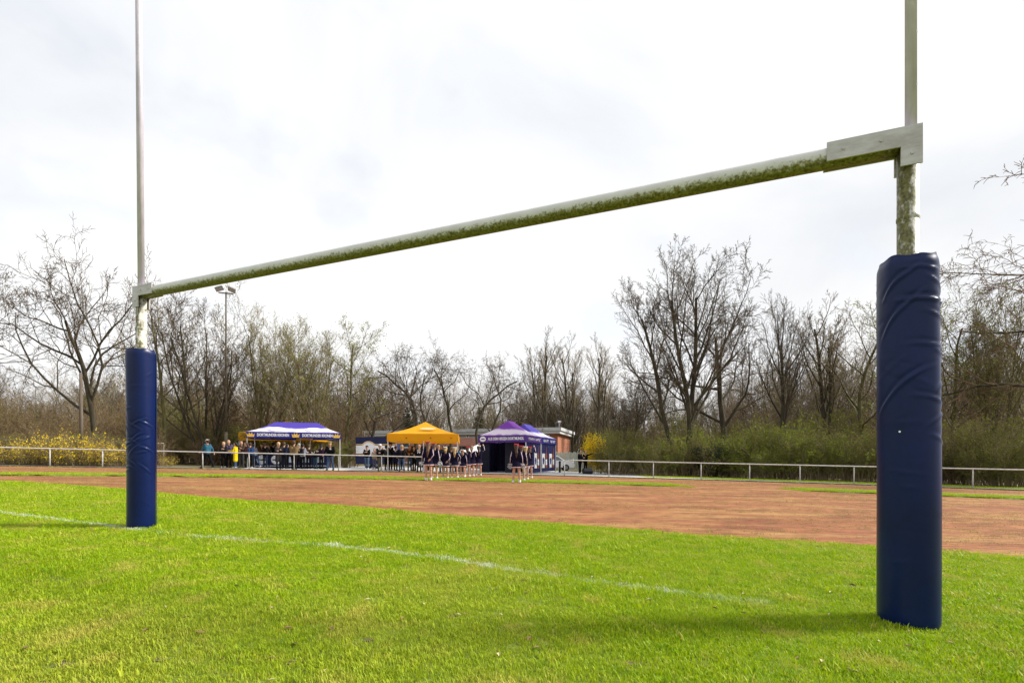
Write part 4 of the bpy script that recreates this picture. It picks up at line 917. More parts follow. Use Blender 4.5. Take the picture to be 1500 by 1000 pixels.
def curtain(parent, x0, y0, x1, y1, z0, z1, m, name='side_wall', amp=.03, n=30, off=0):
    D = Vector((x1-x0, y1-y0, 0)); nn = Vector((D.y, -D.x, 0)).normalized(); vv = []
    for k in range(n+1):
        p = Vector((x0, y0, 0))+D*(k/n)
        for z in (z0, z1): vv.append(p+nn*(amp*math.sin(k*1.3)*(1.0 if z == z0 else .3)+off)+Vector((0, 0, z)))
    return MB().add(vv, [(2*k, 2*k+2, 2*k+3, 2*k+1) for k in range(n)], 0, True).build(name, m, parent)
zt = ev-.45
curtain(t1, .1, .12, .1, dp-.1, .03, zt, m_wall); curtain(t1, .1, dp-.12, wd_-.1, dp-.12, .03, zt, m_wall)
curtain(t1, .16, .10, .85, .16, .03, zt, m_wall, 'front_curtain', .05)
curtain(t1, 1.75, .9, 2.45, 1.5, .03, zt, mat('wall_grey', (.03, .032, .045), .7), 'inner_curtain', .05)
MB().box(1.25, 2.9, 1.8, 2.7, 0, .05).build('floor_board', mat('floor_board', (.5, .5, .5), .7), t1)
m_bwall = mat('printed_wall', (.014, .02, .11), .55, (.01, .014, .08), 1.2)
m_amber = mat('amber_print', (.40, .11, .02), .5, (.28, .07, .015), 3)
def printed(parent, x, y0, y1):
    wl = curtain(parent, x, y0, x, y1, .03, zt, m_bwall, amp=.012, n=16)
    L = y1-y0; cyy = (y0+y1)/2
    def flat(name, prof, m, o_):
        MB().add([(x+.02+o_, cyy+a*L, .05+c*zt) for a, c in prof], [list(range(len(prof)))]).build(name, m, wl)
    flat('white_glass_print', [(-.38, .12), (-.06, .12), (-.02, .62), (-.42, .62)], m_wprint, .004)
    flat('crest_print', [(-.30, .25), (-.14, .25), (-.10, .42), (-.22, .50), (-.34, .42)], m_va, .008)
    flat('bottle_print', [(.06, .12), (.28, .12), (.28, .52), (.20, .66), (.20, .84), (.14, .84), (.14, .66), (.06, .52)], m_amber, .004)
    flat('bottle_label_print', [(.065, .22), (.275, .22), (.275, .42), (.065, .42)], m_wprint, .008)
printed(t1, wd_-.07, .12, dp*.5); printed(t1, wd_-.07, dp*.5+.02, dp-.1); printed(t2, wd_-.07, .1, 2.0); printed(t2, wd_-.07, 2.03, dp+.5)
# white canopy glimpsed behind the cheerleaders
Yw = 41; xw = ax(668, Yw); tent('white canopy peeking out beside the purple tent wall', (xw, Yw, gz(xw)), R(-8), 3.0, 3.0, zz(680, 662, Yw)-gz(xw)+.0, zz(690, 650, Yw)-gz(xw), 1.5, 1.5, .2, m_wprint, m_wprint)

# ------------------------------------------------------------------ bar, trailer and small things
BY = 35.0; bx0, bx1 = ax(373, BY), ax(479, BY); bar = empty('bar_counter', (bx0, BY, gz((bx0+bx1)/2)), 0, 'long navy bar counter with white round emblems under the blue tent', 'bar')
LB2 = bx1-bx0; nseg = 5
for k in range(nseg):
    a0, a1 = LB2*k/nseg+.01, LB2*(k+1)/nseg-.01; pn = MB().box(a0, a1, 0, .6, .12, 1.02).build('front_panel', m_navyp, bar)
    MB().box(a0+.03, a1-.03, -.006, -.003, .16, .20).build('white_stripe', m_wprint, pn)
    em = MB(); n = 28; c = (a0+a1)/2
    if k in (0, 1):
        em.add([(c+math.cos(2*math.pi*q/n)*(.36+.03*(q % 2)), -.008, .62+math.sin(2*math.pi*q/n)*(.31+.03*(q % 2))) for q in range(n)], [list(range(n))]); em.build('round_emblem', m_wprint, pn)
        MB().add([(c-.27, -.012, .57), (c+.27, -.012, .57), (c+.27, -.012, .66), (c-.27, -.012, .66)], [(0, 1, 2, 3)]).build('emblem_band', m_navyp, pn)
    else:
        MB().add([(c-.30, -.008, .42), (c+.30, -.008, .42), (c+.30, -.008, .82), (c-.30, -.008, .82)], [(0, 1, 2, 3)]).build('white_square', mat('pale_blue_print', (.55, .62, .72)), pn)
    MB().box(a0+.05, a1-.05, .05, .55, 0, .117).build('plinth', mat('black_plinth', (.02, .02, .025)), bar)
MB().box(-.06, LB2+.06, -.08, .68, 1.023, 1.06).build('counter_top', mat('counter_wood', (.34, .24, .15), .5, (.24, .16, .1), 6, stretch=(.3, 3, 1)), bar)
zc = bar.location.z+1.06
tap = empty('beer_tap', (bx0+LB2*.30, BY+.3, zc), 0, 'small metal beer tap column on the bar counter', 'tap')
MB().tube([(0, 0, 0), (0, 0, .34)], .035, 10).build('column', m_alu, tap); MB().tube([(-.18, 0, .34), (.18, 0, .34)], .03, 10).build('head', m_alu, tap)
for q in (-.12, 0, .12): MB().tube([(q, -.02, .34), (q, -.05, .46)], .014, 6).build('handle', m_navyp, tap)
tr_ = empty('serving_tray', (bx0+LB2*.82, BY+.25, zc), 0, 'pale flat tray of cups on the bar end', 'tray')
MB().box(-.5, .5, -.22, .22, .003, .035).build('tray', m_white, tr_)
for q in range(6): MB().tube([(-.4+q*.16, (-1)**q*.08, .036), (-.4+q*.16, (-1)**q*.08, .15)], [.035, .045], 10).build('cup', m_wprint if q % 2 else m_alu, tr_)
# navy drinks trailer
VY = 39.5; vx0, vx1 = ax(521, VY), ax(582, VY); gv = gz(vx0); tl = empty('drinks_trailer', (vx0, VY, gv), 0, 'navy drinks trailer with white round emblem beside the yellow tent', 'trailer')
vw = vx1-vx0; vt = zz(550, 640, VY)-gv
MB().box(0, vw, 0, 2.0, .35, vt).build('body', m_navyp, tl)
z1_, z2_ = zz(550, 652, VY)-gv, zz(550, 664, VY)-gv
MB().box(.02, vw-.02, -.012, -.003, z2_, z1_).build('white_band', m_wprint, tl)
for z in (z1_+.05, z2_-.13): MB().box(.02, vw-.02, -.012, -.003, z, z+.06).build('gold_stripe', m_gold, tl)
b = MB(); b.disc((vw*.31, -.018, (z1_+z2_)/2+.05), .62, (1, 0, 0), (0, 0, 1), 30); em = b.build('round_emblem', m_wprint, tl)
b = MB(); b.add([(vw*.31+math.cos(t)*rr_, -.022, (z1_+z2_)/2+.05+math.sin(t)*rr_) for rr_ in (.60, .52) for t in np.linspace(.5, 2.64, 16)], [(k, k+1, 17+k, 16+k) for k in range(15)]); b.build('emblem_rim', m_gold, em)
for q in (.3, .5):
    wl = MB().tube([(vw*q, .05, .32), (vw*q, .28, .32)], .32, 18).build('wheel', mat('tyre', (.02, .02, .02), .9), tl)
    MB().tube([(vw*q, .03, .32), (vw*q, .05, .32)], .17, 12).build('rim', m_lampg, wl)
MB().tube([(vw, 1, .45), (vw+.9, 1, .45)], .05, 8).build('drawbar', m_lampg, tl)
# white sack under the yellow tent, black monitor speaker by the right pair
sxx = ax(606.5, 37.2); b = MB(); n, mm_ = 18, 12; rr_ = random.Random(2); v = []
for j in range(mm_+1):
    for i in range(n):
        a = 2*math.pi*i/n; p = math.pi*j/mm_; q = 1+.09*math.sin(3*a+j)+rr_.uniform(-.03, .03)
        v.append((.27*q*math.sin(p)*math.cos(a), .24*q*math.sin(p)*math.sin(a), max(0, .19+.21*math.cos(p)*q)))
b.add(v, [(j*n+i, (j+1)*n+i, (j+1)*n+(i+1) % n, j*n+(i+1) % n) for j in range(mm_) for i in range(n)], 0, True)
sk = empty('sack', (sxx, 37.2, gz(sxx)), 0, 'stuffed white sack on the ground under the yellow tent', 'sack'); b.build('bag', m_white, sk); MB().tube([(0, 0, .38), (.02, 0, .5)], [.05, .09], 8).build('tied_neck', m_white, sk)
px_ = ax(860.5, 37.2); ms_ = empty('monitor_speaker', (px_, 37.2, gz(px_)), R(8), 'black wedge speaker on the ground beside the person pointing', 'speaker')
b = MB(); pf = [(-.2, 0), (.28, 0), (.30, .30), (.12, .45), (-.12, .43), (-.26, .22)]
b.add([(x_, y_, z_) for x_ in (-.34, .34) for y_, z_ in pf], [list(range(6))[::-1], list(range(6, 12))]+[(i, (i+1) % 6, 6+(i+1) % 6, 6+i) for i in range(6)]); b.build('cabinet', mat('black_cab', (.02, .02, .022), .7), ms_)
MB().add([(-.30, -.262, .235), (.30, -.262, .235), (.30, -.135, .425), (-.30, -.135, .425)], [(0, 1, 2, 3)]).build('grille', mat('grille', (.05, .05, .055), .5), ms_)

# ------------------------------------------------------------------ people
def seg_d(p, a, b, ra, rb):
    ab = b-a; t = np.clip(((p-a)@ab)/(ab@ab+1e-9), 0, 1); return np.linalg.norm(p-a-t[:, None]*ab, axis=1)-(ra+(rb-ra)*t)
def sdf(p, prims, k):
    d = None
    for a, b, ra, rb, _ in prims:
        q = seg_d(p, a, b, ra, rb)
        if d is None: d = q
        else:
            h = np.maximum(k-np.abs(d-q), 0)/k; d = np.minimum(d, q)-h*h*k*.25
    return d
def surface(prims, res, k=.035):
    P = np.array([[*(np.minimum(a, b)-max(ra, rb)), *(np.maximum(a, b)+max(ra, rb))] for a, b, ra, rb, _ in prims]); lo = P[:, :3].min(0)-2.5*res; hi = P[:, 3:].max(0)+2.5*res
    n = np.ceil((hi-lo)/res).astype(int)+1; gx_, gy_, gz_ = [lo[i]+res*np.arange(n[i]) for i in range(3)]
    p = np.stack(np.meshgrid(gx_, gy_, gz_, indexing='ij'), -1).reshape(-1, 3); s = sdf(p, prims, k).reshape(n) < 0
    c = np.zeros(n-1, int)
    for i in (0, 1):
        for j in (0, 1):
            for l in (0, 1): c += s[i:n[0]-1+i, j:n[1]-1+j, l:n[2]-1+l]
    act = (c > 0) & (c < 8); idx = -np.ones(n-1, int); idx[act] = np.arange(act.sum()); cells = np.argwhere(act); v = lo+(cells+.5)*res
    for _ in range(3):
        d0 = sdf(v, prims, k); g = np.stack([sdf(v+e, prims, k)-d0 for e in np.eye(3)*.004], 1)/.004; v = v-np.clip(d0, -res, res)[:, None]*g/(np.linalg.norm(g, axis=1)[:, None]+1e-6)
    F_ = []
    for axn in range(3):
        o = [[1, 2], [2, 0], [0, 1]][axn]; sl0 = [slice(None)]*3; sl1 = [slice(None)]*3; sl0[axn] = slice(0, -1); sl1[axn] = slice(1, None)
        A_, B_ = s[tuple(sl0)], s[tuple(sl1)]; e = np.argwhere(A_ != B_); ins = A_[tuple(e.T)]
        def cell(du, dv):
            q = e.copy(); q[:, o[0]] -= du; q[:, o[1]] -= dv; return idx[tuple(q.T)]
        q = np.stack([cell(1, 1), cell(0, 1), cell(0, 0), cell(1, 0)], 1); q[~ins] = q[~ins][:, ::-1]; F_.append(q)
    F_ = np.concatenate(F_); F_ = F_[(F_ >= 0).all(1)]
    ctr = v[F_].mean(1); D = np.stack([seg_d(ctr, a, b, ra, rb) for a, b, ra, rb, _ in prims], 1); lab = np.array([q[4] for q in prims])[D.argmin(1)]
    return v, F_, lab
V3 = lambda *a: np.array(a, float)
COLM = {}
def cm(c, rough=.85):
    key = tuple(round(x, 3) for x in c)
    if key not in COLM: COLM[key] = mat('cloth_%02d' % len(COLM), c, rough, tuple(x*.7 for x in c), 14, spec=.08)
    return COLM[key]
SKIN = (.50, .29, .20); m_shoe = None
ARMS = dict(   # per side: (elbow offset, hand offset), x outwards, y negative = forward
 down=((.05, .02, -.28), (.01, -.05, -.26)), fwd=((.05, -.10, -.25), (-.05, -.24, .02)), chest=((.06, -.08, -.26), (-.16, -.18, .10)), hip=((.14, .05, -.24), (-.06, -.10, -.20)),
 back=((.07, .12, -.25), (-.10, .07, -.18)), swingf=((.05, -.12, -.25), (.0, -.16, -.18)), swingb=((.05, .14, -.24), (.02, .08, -.23)), up=((.16, -.05, .10), (-.02, -.10, .24)), point=((.22, -.10, .06), (.22, -.10, .08)),
 rail=((.10, -.06, -.26), (.04, -.16, -.20)), phone=((.05, -.12, -.22), (-.10, -.10, .22)), reach=((.03, -.24, -.14), (.0, -.25, -.03)), pomp=((.07, .04, -.27), (.03, -.03, -.25)), cross=((.09, -.07, -.26), (-.26, -.14, .06)))
def person(px, Y, h, face, label, top, pants, shoes=(.03, .03, .03), hair=(.05, .03, .02), arms=('down', 'down'), stride=0.0, lean=0.0, hairlen=.0, hat=None, coat=0.0, skirt=None, skin=SKIN, wide=1.0, sleeve=None, legs_bare=False, bow=None, number=None, logo=None, pack=None, group=None, stance=.0, bald=False, cat='person', stripe=None, x=None):
    X = ax(px, Y) if x is None else x; S = h/1.75
    root = empty('person', (X, Y, gz(X)+.012), R(face), label, cat, group)
    ca, sa = math.cos(lean), math.sin(lean)
    def up(p):          # torso lean about the hips
        z = p[2]-.95; return V3(p[0], p[1]*ca-z*sa, .95+z*ca+p[1]*sa)
    pr = []; add = lambda a, b, ra, rb, l: pr.append((a*S, b*S, ra*S, rb*S, l))
    W = wide; TOP, PAN, SK, SH_ = 1, 2, 0, 3; LEG = SK if legs_bare else PAN
    for sx in (-1, 1):
        st = stride*sx; hip = V3(.085*W*sx, 0, .90); kn = V3((.095+stance*.5)*sx, -st*.45-.03*abs(stride), .50); an = V3((.10+stance)*sx, -st*.9+(.05 if st < 0 else 0), .09+(.05 if st < -.2 else 0))
        add(hip, kn, .088*W, .058, LEG); add(kn, an, .056, .040 if legs_bare else .050, LEG); add(an+V3(0, .02, -.03), an+V3(0, -.15, -.055), .048, .036, SH_)
        if legs_bare: add(an+V3(0, 0, .02), an+V3(0, 0, -.03), .045, .048, SH_)
        sh = up(V3(.165*W*sx, 0, 1.41)); add(up(V3(.075*W*sx, 0, .95)), up(V3(.095*W*sx, -.005, 1.27)), .108*W, .112*W, TOP); add(up(V3(.095*W*sx, 0, 1.25)), sh, .10*W, .062, TOP)
        e_, h_ = ARMS[arms[0 if sx < 0 else 1]]; el = sh+V3(e_[0]*sx, e_[1], e_[2]); ha = el+V3(h_[0]*sx, h_[1], h_[2])
        add(sh, el, .060*min(W, 1.1), .047, TOP); sl_lab = SK if sleeve == 'short' else TOP; add(el, ha, .045, .034, sl_lab)
        hd = unit(ha-el); add(ha, ha+hd*.075, .034, .030, SK)
        root['_h%d' % sx] = list((ha+hd*.07)*S)
        if coat: add(V3(.07*W*sx, 0, 1.0), V3((.10+stance*.3)*W*sx, -st*.15, .95-coat), .108*W, .105*W, TOP)
    nk = up(V3(0, .0, 1.44)); hc = up(V3(0, -.025, 1.63)); add(nk, hc, .055, .06, SK)
    add(up(V3(0, -.03, 1.575)), up(V3(0, -.015, 1.665)), .078, .088, SK); add(up(V3(0, -.105, 1.64)), up(V3(0, -.118, 1.61)), .010, .016, SK)
    for sx in (-1, 1): add(up(V3(.088*sx, -.01, 1.64)), up(V3(.09*sx, -.01, 1.60)), .012, .01, SK)
    v, f, lab = surface(pr, .026 if h > 1.5 else .024)
    # fingers: five short unequal bent chains per hand
    V, Q, M_ = [v], [f], [lab]; off = len(v)
    for sx in (-1, 1):
        e_, h_ = ARMS[arms[0 if sx < 0 else 1]]; hp = V3(*root['_h%d' % sx]); d = unit(V3(h_[0]*sx, h_[1], h_[2])); sd_ = unit(np.cross(d, V3(sx*.3, .9, .2))); fl = np.cross(d, sd_)
        for k, L in enumerate((.055, .075, .08, .075, .06)):
            o = hp+(sd_*(-.03+.015*k))*S-(d*.055*S if k == 0 else 0); dd = unit(d-sd_*.9) if k == 0 else d
            p = np.stack([o-dd*.01, o+dd*L*.5*S, o+(dd*.8+fl*.5)*L*S]); vv, qq = tube_arrays([(p, [.010*S, .009*S, .007*S])], 4); V.append(vv); Q.append(qq+off); off += len(vv); M_.append(np.full(len(qq), SK))
    for sx in (-1, 1):  # eyes, mouth
        c = up(V3(.033*sx, -.107, 1.648))*S; r_e = .011*S; V.append(c+np.array([(-r_e, 0, -r_e*.5), (r_e, 0, -r_e*.5), (r_e, 0, r_e*.5), (-r_e, 0, r_e*.5)])); Q.append(np.array([[0, 1, 2, 3]])+off); off += 4; M_.append(np.array([4]))
    c = up(V3(0, -.112, 1.572))*S; V.append(c+np.array([(-.022, 0, -.004), (.022, 0, -.004), (.022, 0, .005), (-.022, 0, .005)])*S); Q.append(np.array([[0, 1, 2, 3]])+off); off += 4; M_.append(np.array([4]))
    mats_ = [mat('skin_%s' % str(round(skin[0], 2)), skin, .55, tuple(q*.85 for q in skin), 9), cm(top), cm(pants), cm(shoes, .6), mat('face_dark', (.06, .03, .025), .5)]
    me = npmesh('body', np.concatenate(V), np.concatenate(Q), mats=mats_, mi=np.concatenate(M_), smooth=True); bo = bpy.data.objects.new('body', me); col.objects.link(bo); bo.parent = root
    for sx in (-1, 1): del root['_h%d' % sx]
    hands = []
    if not bald:
        hp = [(up(V3(0, .02, 1.66))*S, up(V3(0, .01, 1.70))*S, .092*S, .082*S, 0), (up(V3(0, .045, 1.60))*S, up(V3(0, .03, 1.66))*S, .075*S, .09*S, 0)]
        for sx in (-1, 1): hp.append((up(V3(.075*sx, .01, 1.62))*S, up(V3(.06*sx, 0, 1.70))*S, .030*S, .04*S, 0))
        if hairlen > 0: hp += [(up(V3(0, .075, 1.60))*S, up(V3(0, .12, 1.58-hairlen*.5))*S, .072*S, .062*S, 0), (up(V3(0, .12, 1.58-hairlen*.5))*S, up(V3(.01, .125, 1.56-hairlen))*S, .062*S, .026*S, 0)]
        hv, hf, _ = surface(hp, .022); hm = npmesh('hair', hv, hf, mats=[mat('hair_%s' % str([round(q, 2) for q in hair]), hair, .6, tuple(q*.6 for q in hair), 20, stretch=(6, 6, 1))], smooth=True)
        o = bpy.data.objects.new('hair', hm); col.objects.link(o); o.parent = root
    if hat:
        cp = MB(); n = 16
        rows = [(.101, 1.665), (.106, 1.70), (.09, 1.745), (.05, 1.765), (.004, 1.77)]
        cp.add([tuple(up(V3(math.cos(2*math.pi*k/n)*r_, -.005+math.sin(2*math.pi*k/n)*r_*1.05, z))*S) for r_, z in rows for k in range(n)], [(j*n+k, j*n+(k+1) % n, (j+1)*n+(k+1) % n, (j+1)*n+k) for j in range(4) for k in range(n)], 0, True)
        cp.add([tuple(up(V3(q, y_, z))*S) for q, y_, z in ((-.07, -.09, 1.675), (.07, -.09, 1.675), (.05, -.19, 1.66), (-.05, -.19, 1.66), (-.07, -.09, 1.685), (.07, -.09, 1.685), (.05, -.19, 1.67), (-.05, -.19, 1.67))], [(0, 3, 2, 1), (4, 5, 6, 7), (3, 7, 6, 2), (0, 4, 7, 3), (1, 2, 6, 5)])
        cp.build('cap', cm(hat), root)
    if skirt:
        zt_, zb, c_, trim = skirt; n = 40
        sk_ = MB(); rows = [(.135, zt_), (.19, (zt_+zb)/2), (.225, zb+.035)]
        def ring(r_, z): return [(math.cos(2*math.pi*k/n)*r_*(1+.05*(k % 2))*S, math.sin(2*math.pi*k/n)*r_*.82*(1+.05*(k % 2))*S, z*S) for k in range(n)]
        sk_.add(sum([ring(*q) for q in rows], []), [(j*n+k, (j+1)*n+k, (j+1)*n+(k+1) % n, j*n+(k+1) % n) for j in range(2) for k in range(n)], 0, False); so = sk_.build('skirt', cm(c_), root)
        for (za, zb_, ra, rb, c2) in ((zb+.033, zb+.015, .227, .229, (.75, .72, .74)), (zb+.014, zb, .2295, .232, trim)):
            t_ = MB(); t_.add(ring(ra, za)+ring(rb, zb_), [(k, n+k, n+(k+1) % n, (k+1) % n) for k in range(n)]); t_.build('skirt_trim', cm(c2), so)
    if stripe:       # pale stripes down the sleeves and the flanks
        for sx in (-1, 1):
            sh = up(V3(.165*W*sx, 0, 1.41)); e_, h_ = ARMS[arms[0 if sx < 0 else 1]]; el = sh+V3(e_[0]*sx, e_[1], e_[2]); ha = el+V3(h_[0]*sx, h_[1], h_[2]); ou = V3(sx*.050, .018, .004)
            MB().tube([tuple((sh+ou)*S), tuple((el+ou*.92)*S), tuple((ha+ou*.65)*S)], [.018*S, .02*S, .016*S], 6).build('sleeve_stripe', cm(stripe), root)
    if bow:
        b_ = MB(); c = up(V3(0, .085, 1.735))*S
        for sx in (-1, 1): b_.add([tuple(c), tuple(c+V3(sx*.10, .02, .06)*S), tuple(c+V3(sx*.11, .03, -.03)*S), tuple(c+V3(sx*.05, .06, .01)*S)], [(0, 1, 2), (0, 1, 3), (0, 3, 2), (1, 2, 3)])
        b_.tube([tuple(c-V3(.025, 0, 0)*S), tuple(c+V3(.025, 0, 0)*S)], .03*S, 8); b_.build('bow', cm(bow), root)
    if number:
        nb_ = MB().box(-.11*S, .11*S, (.125*W+.002)*S, (.125*W+.006)*S, 1.365*S, 1.395*S); nb_.build('name_print', m_wprint, root)
        for s_, z_, sz in ((number[1], 1.24, .21),):
            textobj(s_, sz*S, m_wprint, root, (0, (.125*W+.002)*S, z_*S), rot=(math.pi/2, 0, math.pi), bold=.006)
    if logo:
        b_ = MB(); b_.disc(tuple(up(V3(logo[0], -.118*W, logo[1]))*S), .06*S, (1, 0, 0), (0, 0, 1), 14, 0, .055*S); b_.build('chest_print', m_wprint, root)
    if pack:
        b_ = MB(); b_.box(-.14*S, .14*S, .10*S, .24*S, 1.02*S, 1.42*S); b_.build('backpack', cm(pack), root)
    return root
def hand_pos(px, Y, h, face, side, arm, X=None):
    X = ax(px, Y) if X is None else X; S = h/1.75; e_, h_ = ARMS[arm]; p = V3(.165*side, 0, 1.41)+V3(e_[0]*side, e_[1], e_[2])+V3(h_[0]*side, h_[1], h_[2]); d = unit(V3(h_[0]*side, h_[1], h_[2])); p = (p+d*.10)*S
    a = R(face); return Vector((X+p[0]*math.cos(a)-p[1]*math.sin(a), Y+p[0]*math.sin(a)+p[1]*math.cos(a), gz(X)+.012+p[2]))
BLK, DRK, JEAN, NAV = (.007, .007, .008), (.016, .015, .015), (.05, .085, .15), (.012, .015, .035)
BLOND, BROWN, GREYH, GING = (.42, .28, .12), (.07, .04, .025), (.35, .33, .31), (.22, .08, .03)
# around the blue beer tent
person(304, 30.9, 1.80, 78-180, 'person in teal jacket and white cap striding along the rail', (.03, .11, .17), BLK, hat=(.62, .60, .58), arms=('swingb', 'swingf'), stride=.32, wide=1.12)
person(327.5, 32.6, 1.70, 20, 'person in black jacket and white shoes beside the teal and purple jacket', DRK, BLK, shoes=(.7, .7, .7), hair=BLOND, arms=('chest', 'chest'), hairlen=.12)
person(335, 33.2, 1.86, 10, 'tall bald person in teal and purple jacket next to the yellow coat', (.10, .08, .15), BLK, hair=BROWN, arms=('down', 'hip'), bald=True)
person(345, 32.2, 1.68, -80, 'person in bright yellow knee length raincoat', (.72, .52, .01), JEAN, shoes=(.5, .48, .44), hair=BLK, arms=('fwd', 'fwd'), coat=.42, hairlen=.1)
person(353.5, 33.1, 1.80, 15, 'bearded person in brown jacket facing the yellow raincoat', (.075, .055, .04), (.05, .05, .055), hair=BROWN, arms=('fwd', 'chest'), skin=(.48, .25, .17))
person(360.5, 32.7, 1.72, -60, 'person in dark maroon jumper with hands in front', (.035, .012, .015), BLK, hair=BROWN, arms=('fwd', 'fwd'), hairlen=.2)
person(366.5, 33.4, 1.72, -150, 'person in blue jacket and dark cap turned to the bar', (.02, .05, .13), BLK, hat=NAV, shoes=(.55, .55, .55), arms=('fwd', 'fwd'), lean=.12)
person(374.5, 34.1, 1.74, -125, 'person in grey shirt bending over the bar corner', (.26, .27, .33), JEAN, shoes=(.6, .6, .58), hair=BROWN, arms=('reach', 'reach'), lean=.55, stride=.42)
person(384, 36.6, 1.66, 15, 'ginger haired bar server in dark red behind the counter', (.09, .03, .015), BLK, hair=GING, arms=('fwd', 'fwd'), hairlen=.25)
person(394, 36.7, 1.62, 0, 'bar server in dark green top behind the counter', (.02, .035, .02), BLK, hair=GING, arms=('reach', 'fwd'), lean=.15)
person(400.5, 37.1, 1.86, 180, 'tall server in black standing at the back of the bar', BLK, BLK, hair=BLK, arms=('down', 'fwd'))
person(408, 31.7, 1.74, 40, 'blonde person in long black coat between rail and bar', (.03, .028, .03), BLK, hair=(.55, .42, .24), arms=('fwd', 'chest'), coat=.38, hairlen=.28)
person(420.5, 33.6, 1.68, 150, 'small person all in black at the bar front', BLK, BLK, hair=BLK, arms=('fwd', 'fwd'), hairlen=.15)
person(430.5, 31.9, 1.86, 180, 'broad person in brown padded vest seen from behind', (.20, .135, .065), BLK, hair=BROWN, arms=('chest', 'chest'), wide=1.22)
person(443.5, 33.4, 1.70, 170, 'person with grey sleeves and black backpack at the bar', (.26, .27, .31), BLK, hair=BLK, arms=('fwd', 'fwd'), pack=(.02, .02, .025))
person(462, 34.2, 1.55, 165, 'short person in dark teal trousers leaning on the bar end', BLK, (.03, .06, .075), hair=BROWN, arms=('reach', 'reach'), lean=.6)
person(483.5, 31.55, 1.84, 0, 'person in black hoodie and olive cap leaning on the rail', BLK, JEAN, hat=(.22, .2, .06), arms=('rail', 'rail'), stance=.05, wide=1.15, logo=(.075, 1.32), stride=-.1)
# around the yellow tent
person(537.5, 37.0, 1.76, 0, 'person with dark cap filming in front of the round emblem', BLK, (.10, .16, .25), shoes=(.62, .62, .62), hat=DRK, arms=('chest', 'chest'), wide=1.08)
person(548.5, 36.6, 1.56, -10, 'small person in beige scarf beside the navy trailer', (.30, .22, .15), (.10, .11, .17), shoes=(.55, .52, .5), hair=BROWN, arms=('chest', 'down'), hairlen=.25)
person(556.5, 32.2, 1.78, 35, 'person in white cap, black jacket and olive trousers by the rail', BLK, (.065, .06, .04), shoes=(.1, .08, .06), hat=(.68, .68, .68), arms=('fwd', 'phone'), wide=1.1)
person(566, 33.6, 1.74, 150, 'person in dark grey jacket next to the tall cap wearer', (.03, .032, .036), BLK, shoes=(.5, .5, .5), hair=BLK, arms=('fwd', 'fwd'))
person(572, 33.9, 1.93, -30, 'tall person in black cap holding a red cup', BLK, BLK, shoes=(.55, .55, .52), hat=BLK, arms=('fwd', 'chest'))
person(588.5, 31.9, 1.74, 205, 'blond person in black jacket and jeans walking from the rail', BLK, JEAN, hair=BLOND, arms=('hip', 'swingf'), stride=.24, wide=1.1)
person(600, 35.1, 1.80, 25, 'person in brown camouflage jacket and jeans under the yellow tent', (.06, .045, .032), (.06, .11, .2), hair=BLK, arms=('fwd', 'down'), lean=.08)
person(614, 32.4, 1.82, 180, 'bald person in black shirt numbered 79 seen from behind', BLK, (.02, .025, .035), hair=BROWN, bald=True, arms=('hip', 'hip'), wide=1.18, sleeve='short', number=('KINGS', '79'))
person(642.5, 32.3, 1.82, 175, 'large bald person in black seen from behind among the cheerleaders', (.012, .013, .02), BLK, bald=True, arms=('down', 'hip'), wide=1.25)
person(652.5, 34.6, 1.84, -20, 'person in navy jacket and black cap behind the cheerleaders', (.02, .03, .065), BLK, hat=BLK, arms=('chest', 'down'), wide=1.1)
person(661.5, 33.4, 1.72, 170, 'brown haired person in black jacket behind the cheerleaders', BLK, BLK, hair=(.2, .13, .06), arms=('down', 'fwd'))
person(675.5, 34.2, 1.74, 160, 'black haired person in bright blue and white shirt', (.03, .22, .48), (.03, .03, .04), hair=BLK, arms=('down', 'down'), wide=1.1)
person(684, 35.4, 1.70, 20, 'person in white and blue top beside the purple tent wall', (.34, .38, .5), NAV, hair=BLK, arms=('chest', 'down'))
person(590, 37.4, 1.72, -20, 'person in dark green jacket at the back of the yellow tent', (.03, .035, .025), BLK, hair=BROWN, arms=('down', 'chest'))
person(629.5, 35.6, 1.76, 10, 'person in charcoal jumper at the back of the yellow tent', (.05, .05, .055), BLK, hair=BROWN, arms=('fwd', 'down'))
person(388.5, 34.2, 1.72, 175, 'person in black jacket waiting at the bar beside the grey shirt', BLK, (.02, .03, .05), hair=BROWN, arms=('fwd', 'fwd'))
person(416, 33.0, 1.78, -165, 'person in navy hooded jacket behind the blonde one in long coat', NAV, BLK, hair=BROWN, arms=('fwd', 'down'))
person(438, 34.2, 1.75, 175, 'person in charcoal coat at the bar beside the brown padded vest', (.02, .02, .022), BLK, hair=GREYH, arms=('fwd', 'fwd'), coat=.2)
person(452, 34.2, 1.70, -170, 'person in dark brown jacket at the bar right of the backpack', (.035, .022, .014), BLK, hair=BROWN, arms=('reach', 'fwd'), lean=.2)
person(470.5, 34.3, 1.68, 170, 'person in dark purple top at the very end of the bar', (.03, .012, .035), BLK, hair=BLK, arms=('fwd', 'fwd'), hairlen=.25)
person(579.5, 35.0, 1.74, 160, 'person in dark navy coat behind the blond one in jeans', NAV, BLK, hair=BROWN, arms=('down', 'fwd'), coat=.25)
person(607, 34.6, 1.70, -30, 'person in dark olive jacket beside the numbered black shirt', (.03, .03, .016), BLK, hair=BROWN, arms=('fwd', 'chest'))
person(621.5, 34.3, 1.72, 150, 'person in black coat half behind the tall long haired cheerleader', BLK, BLK, hair=BLK, arms=('down', 'down'), hairlen=.2)
person(669, 34.8, 1.78, -15, 'person in black jumper behind the cheerleader with blonde plait', BLK, BLK, hair=BROWN, arms=('chest', 'chest'))
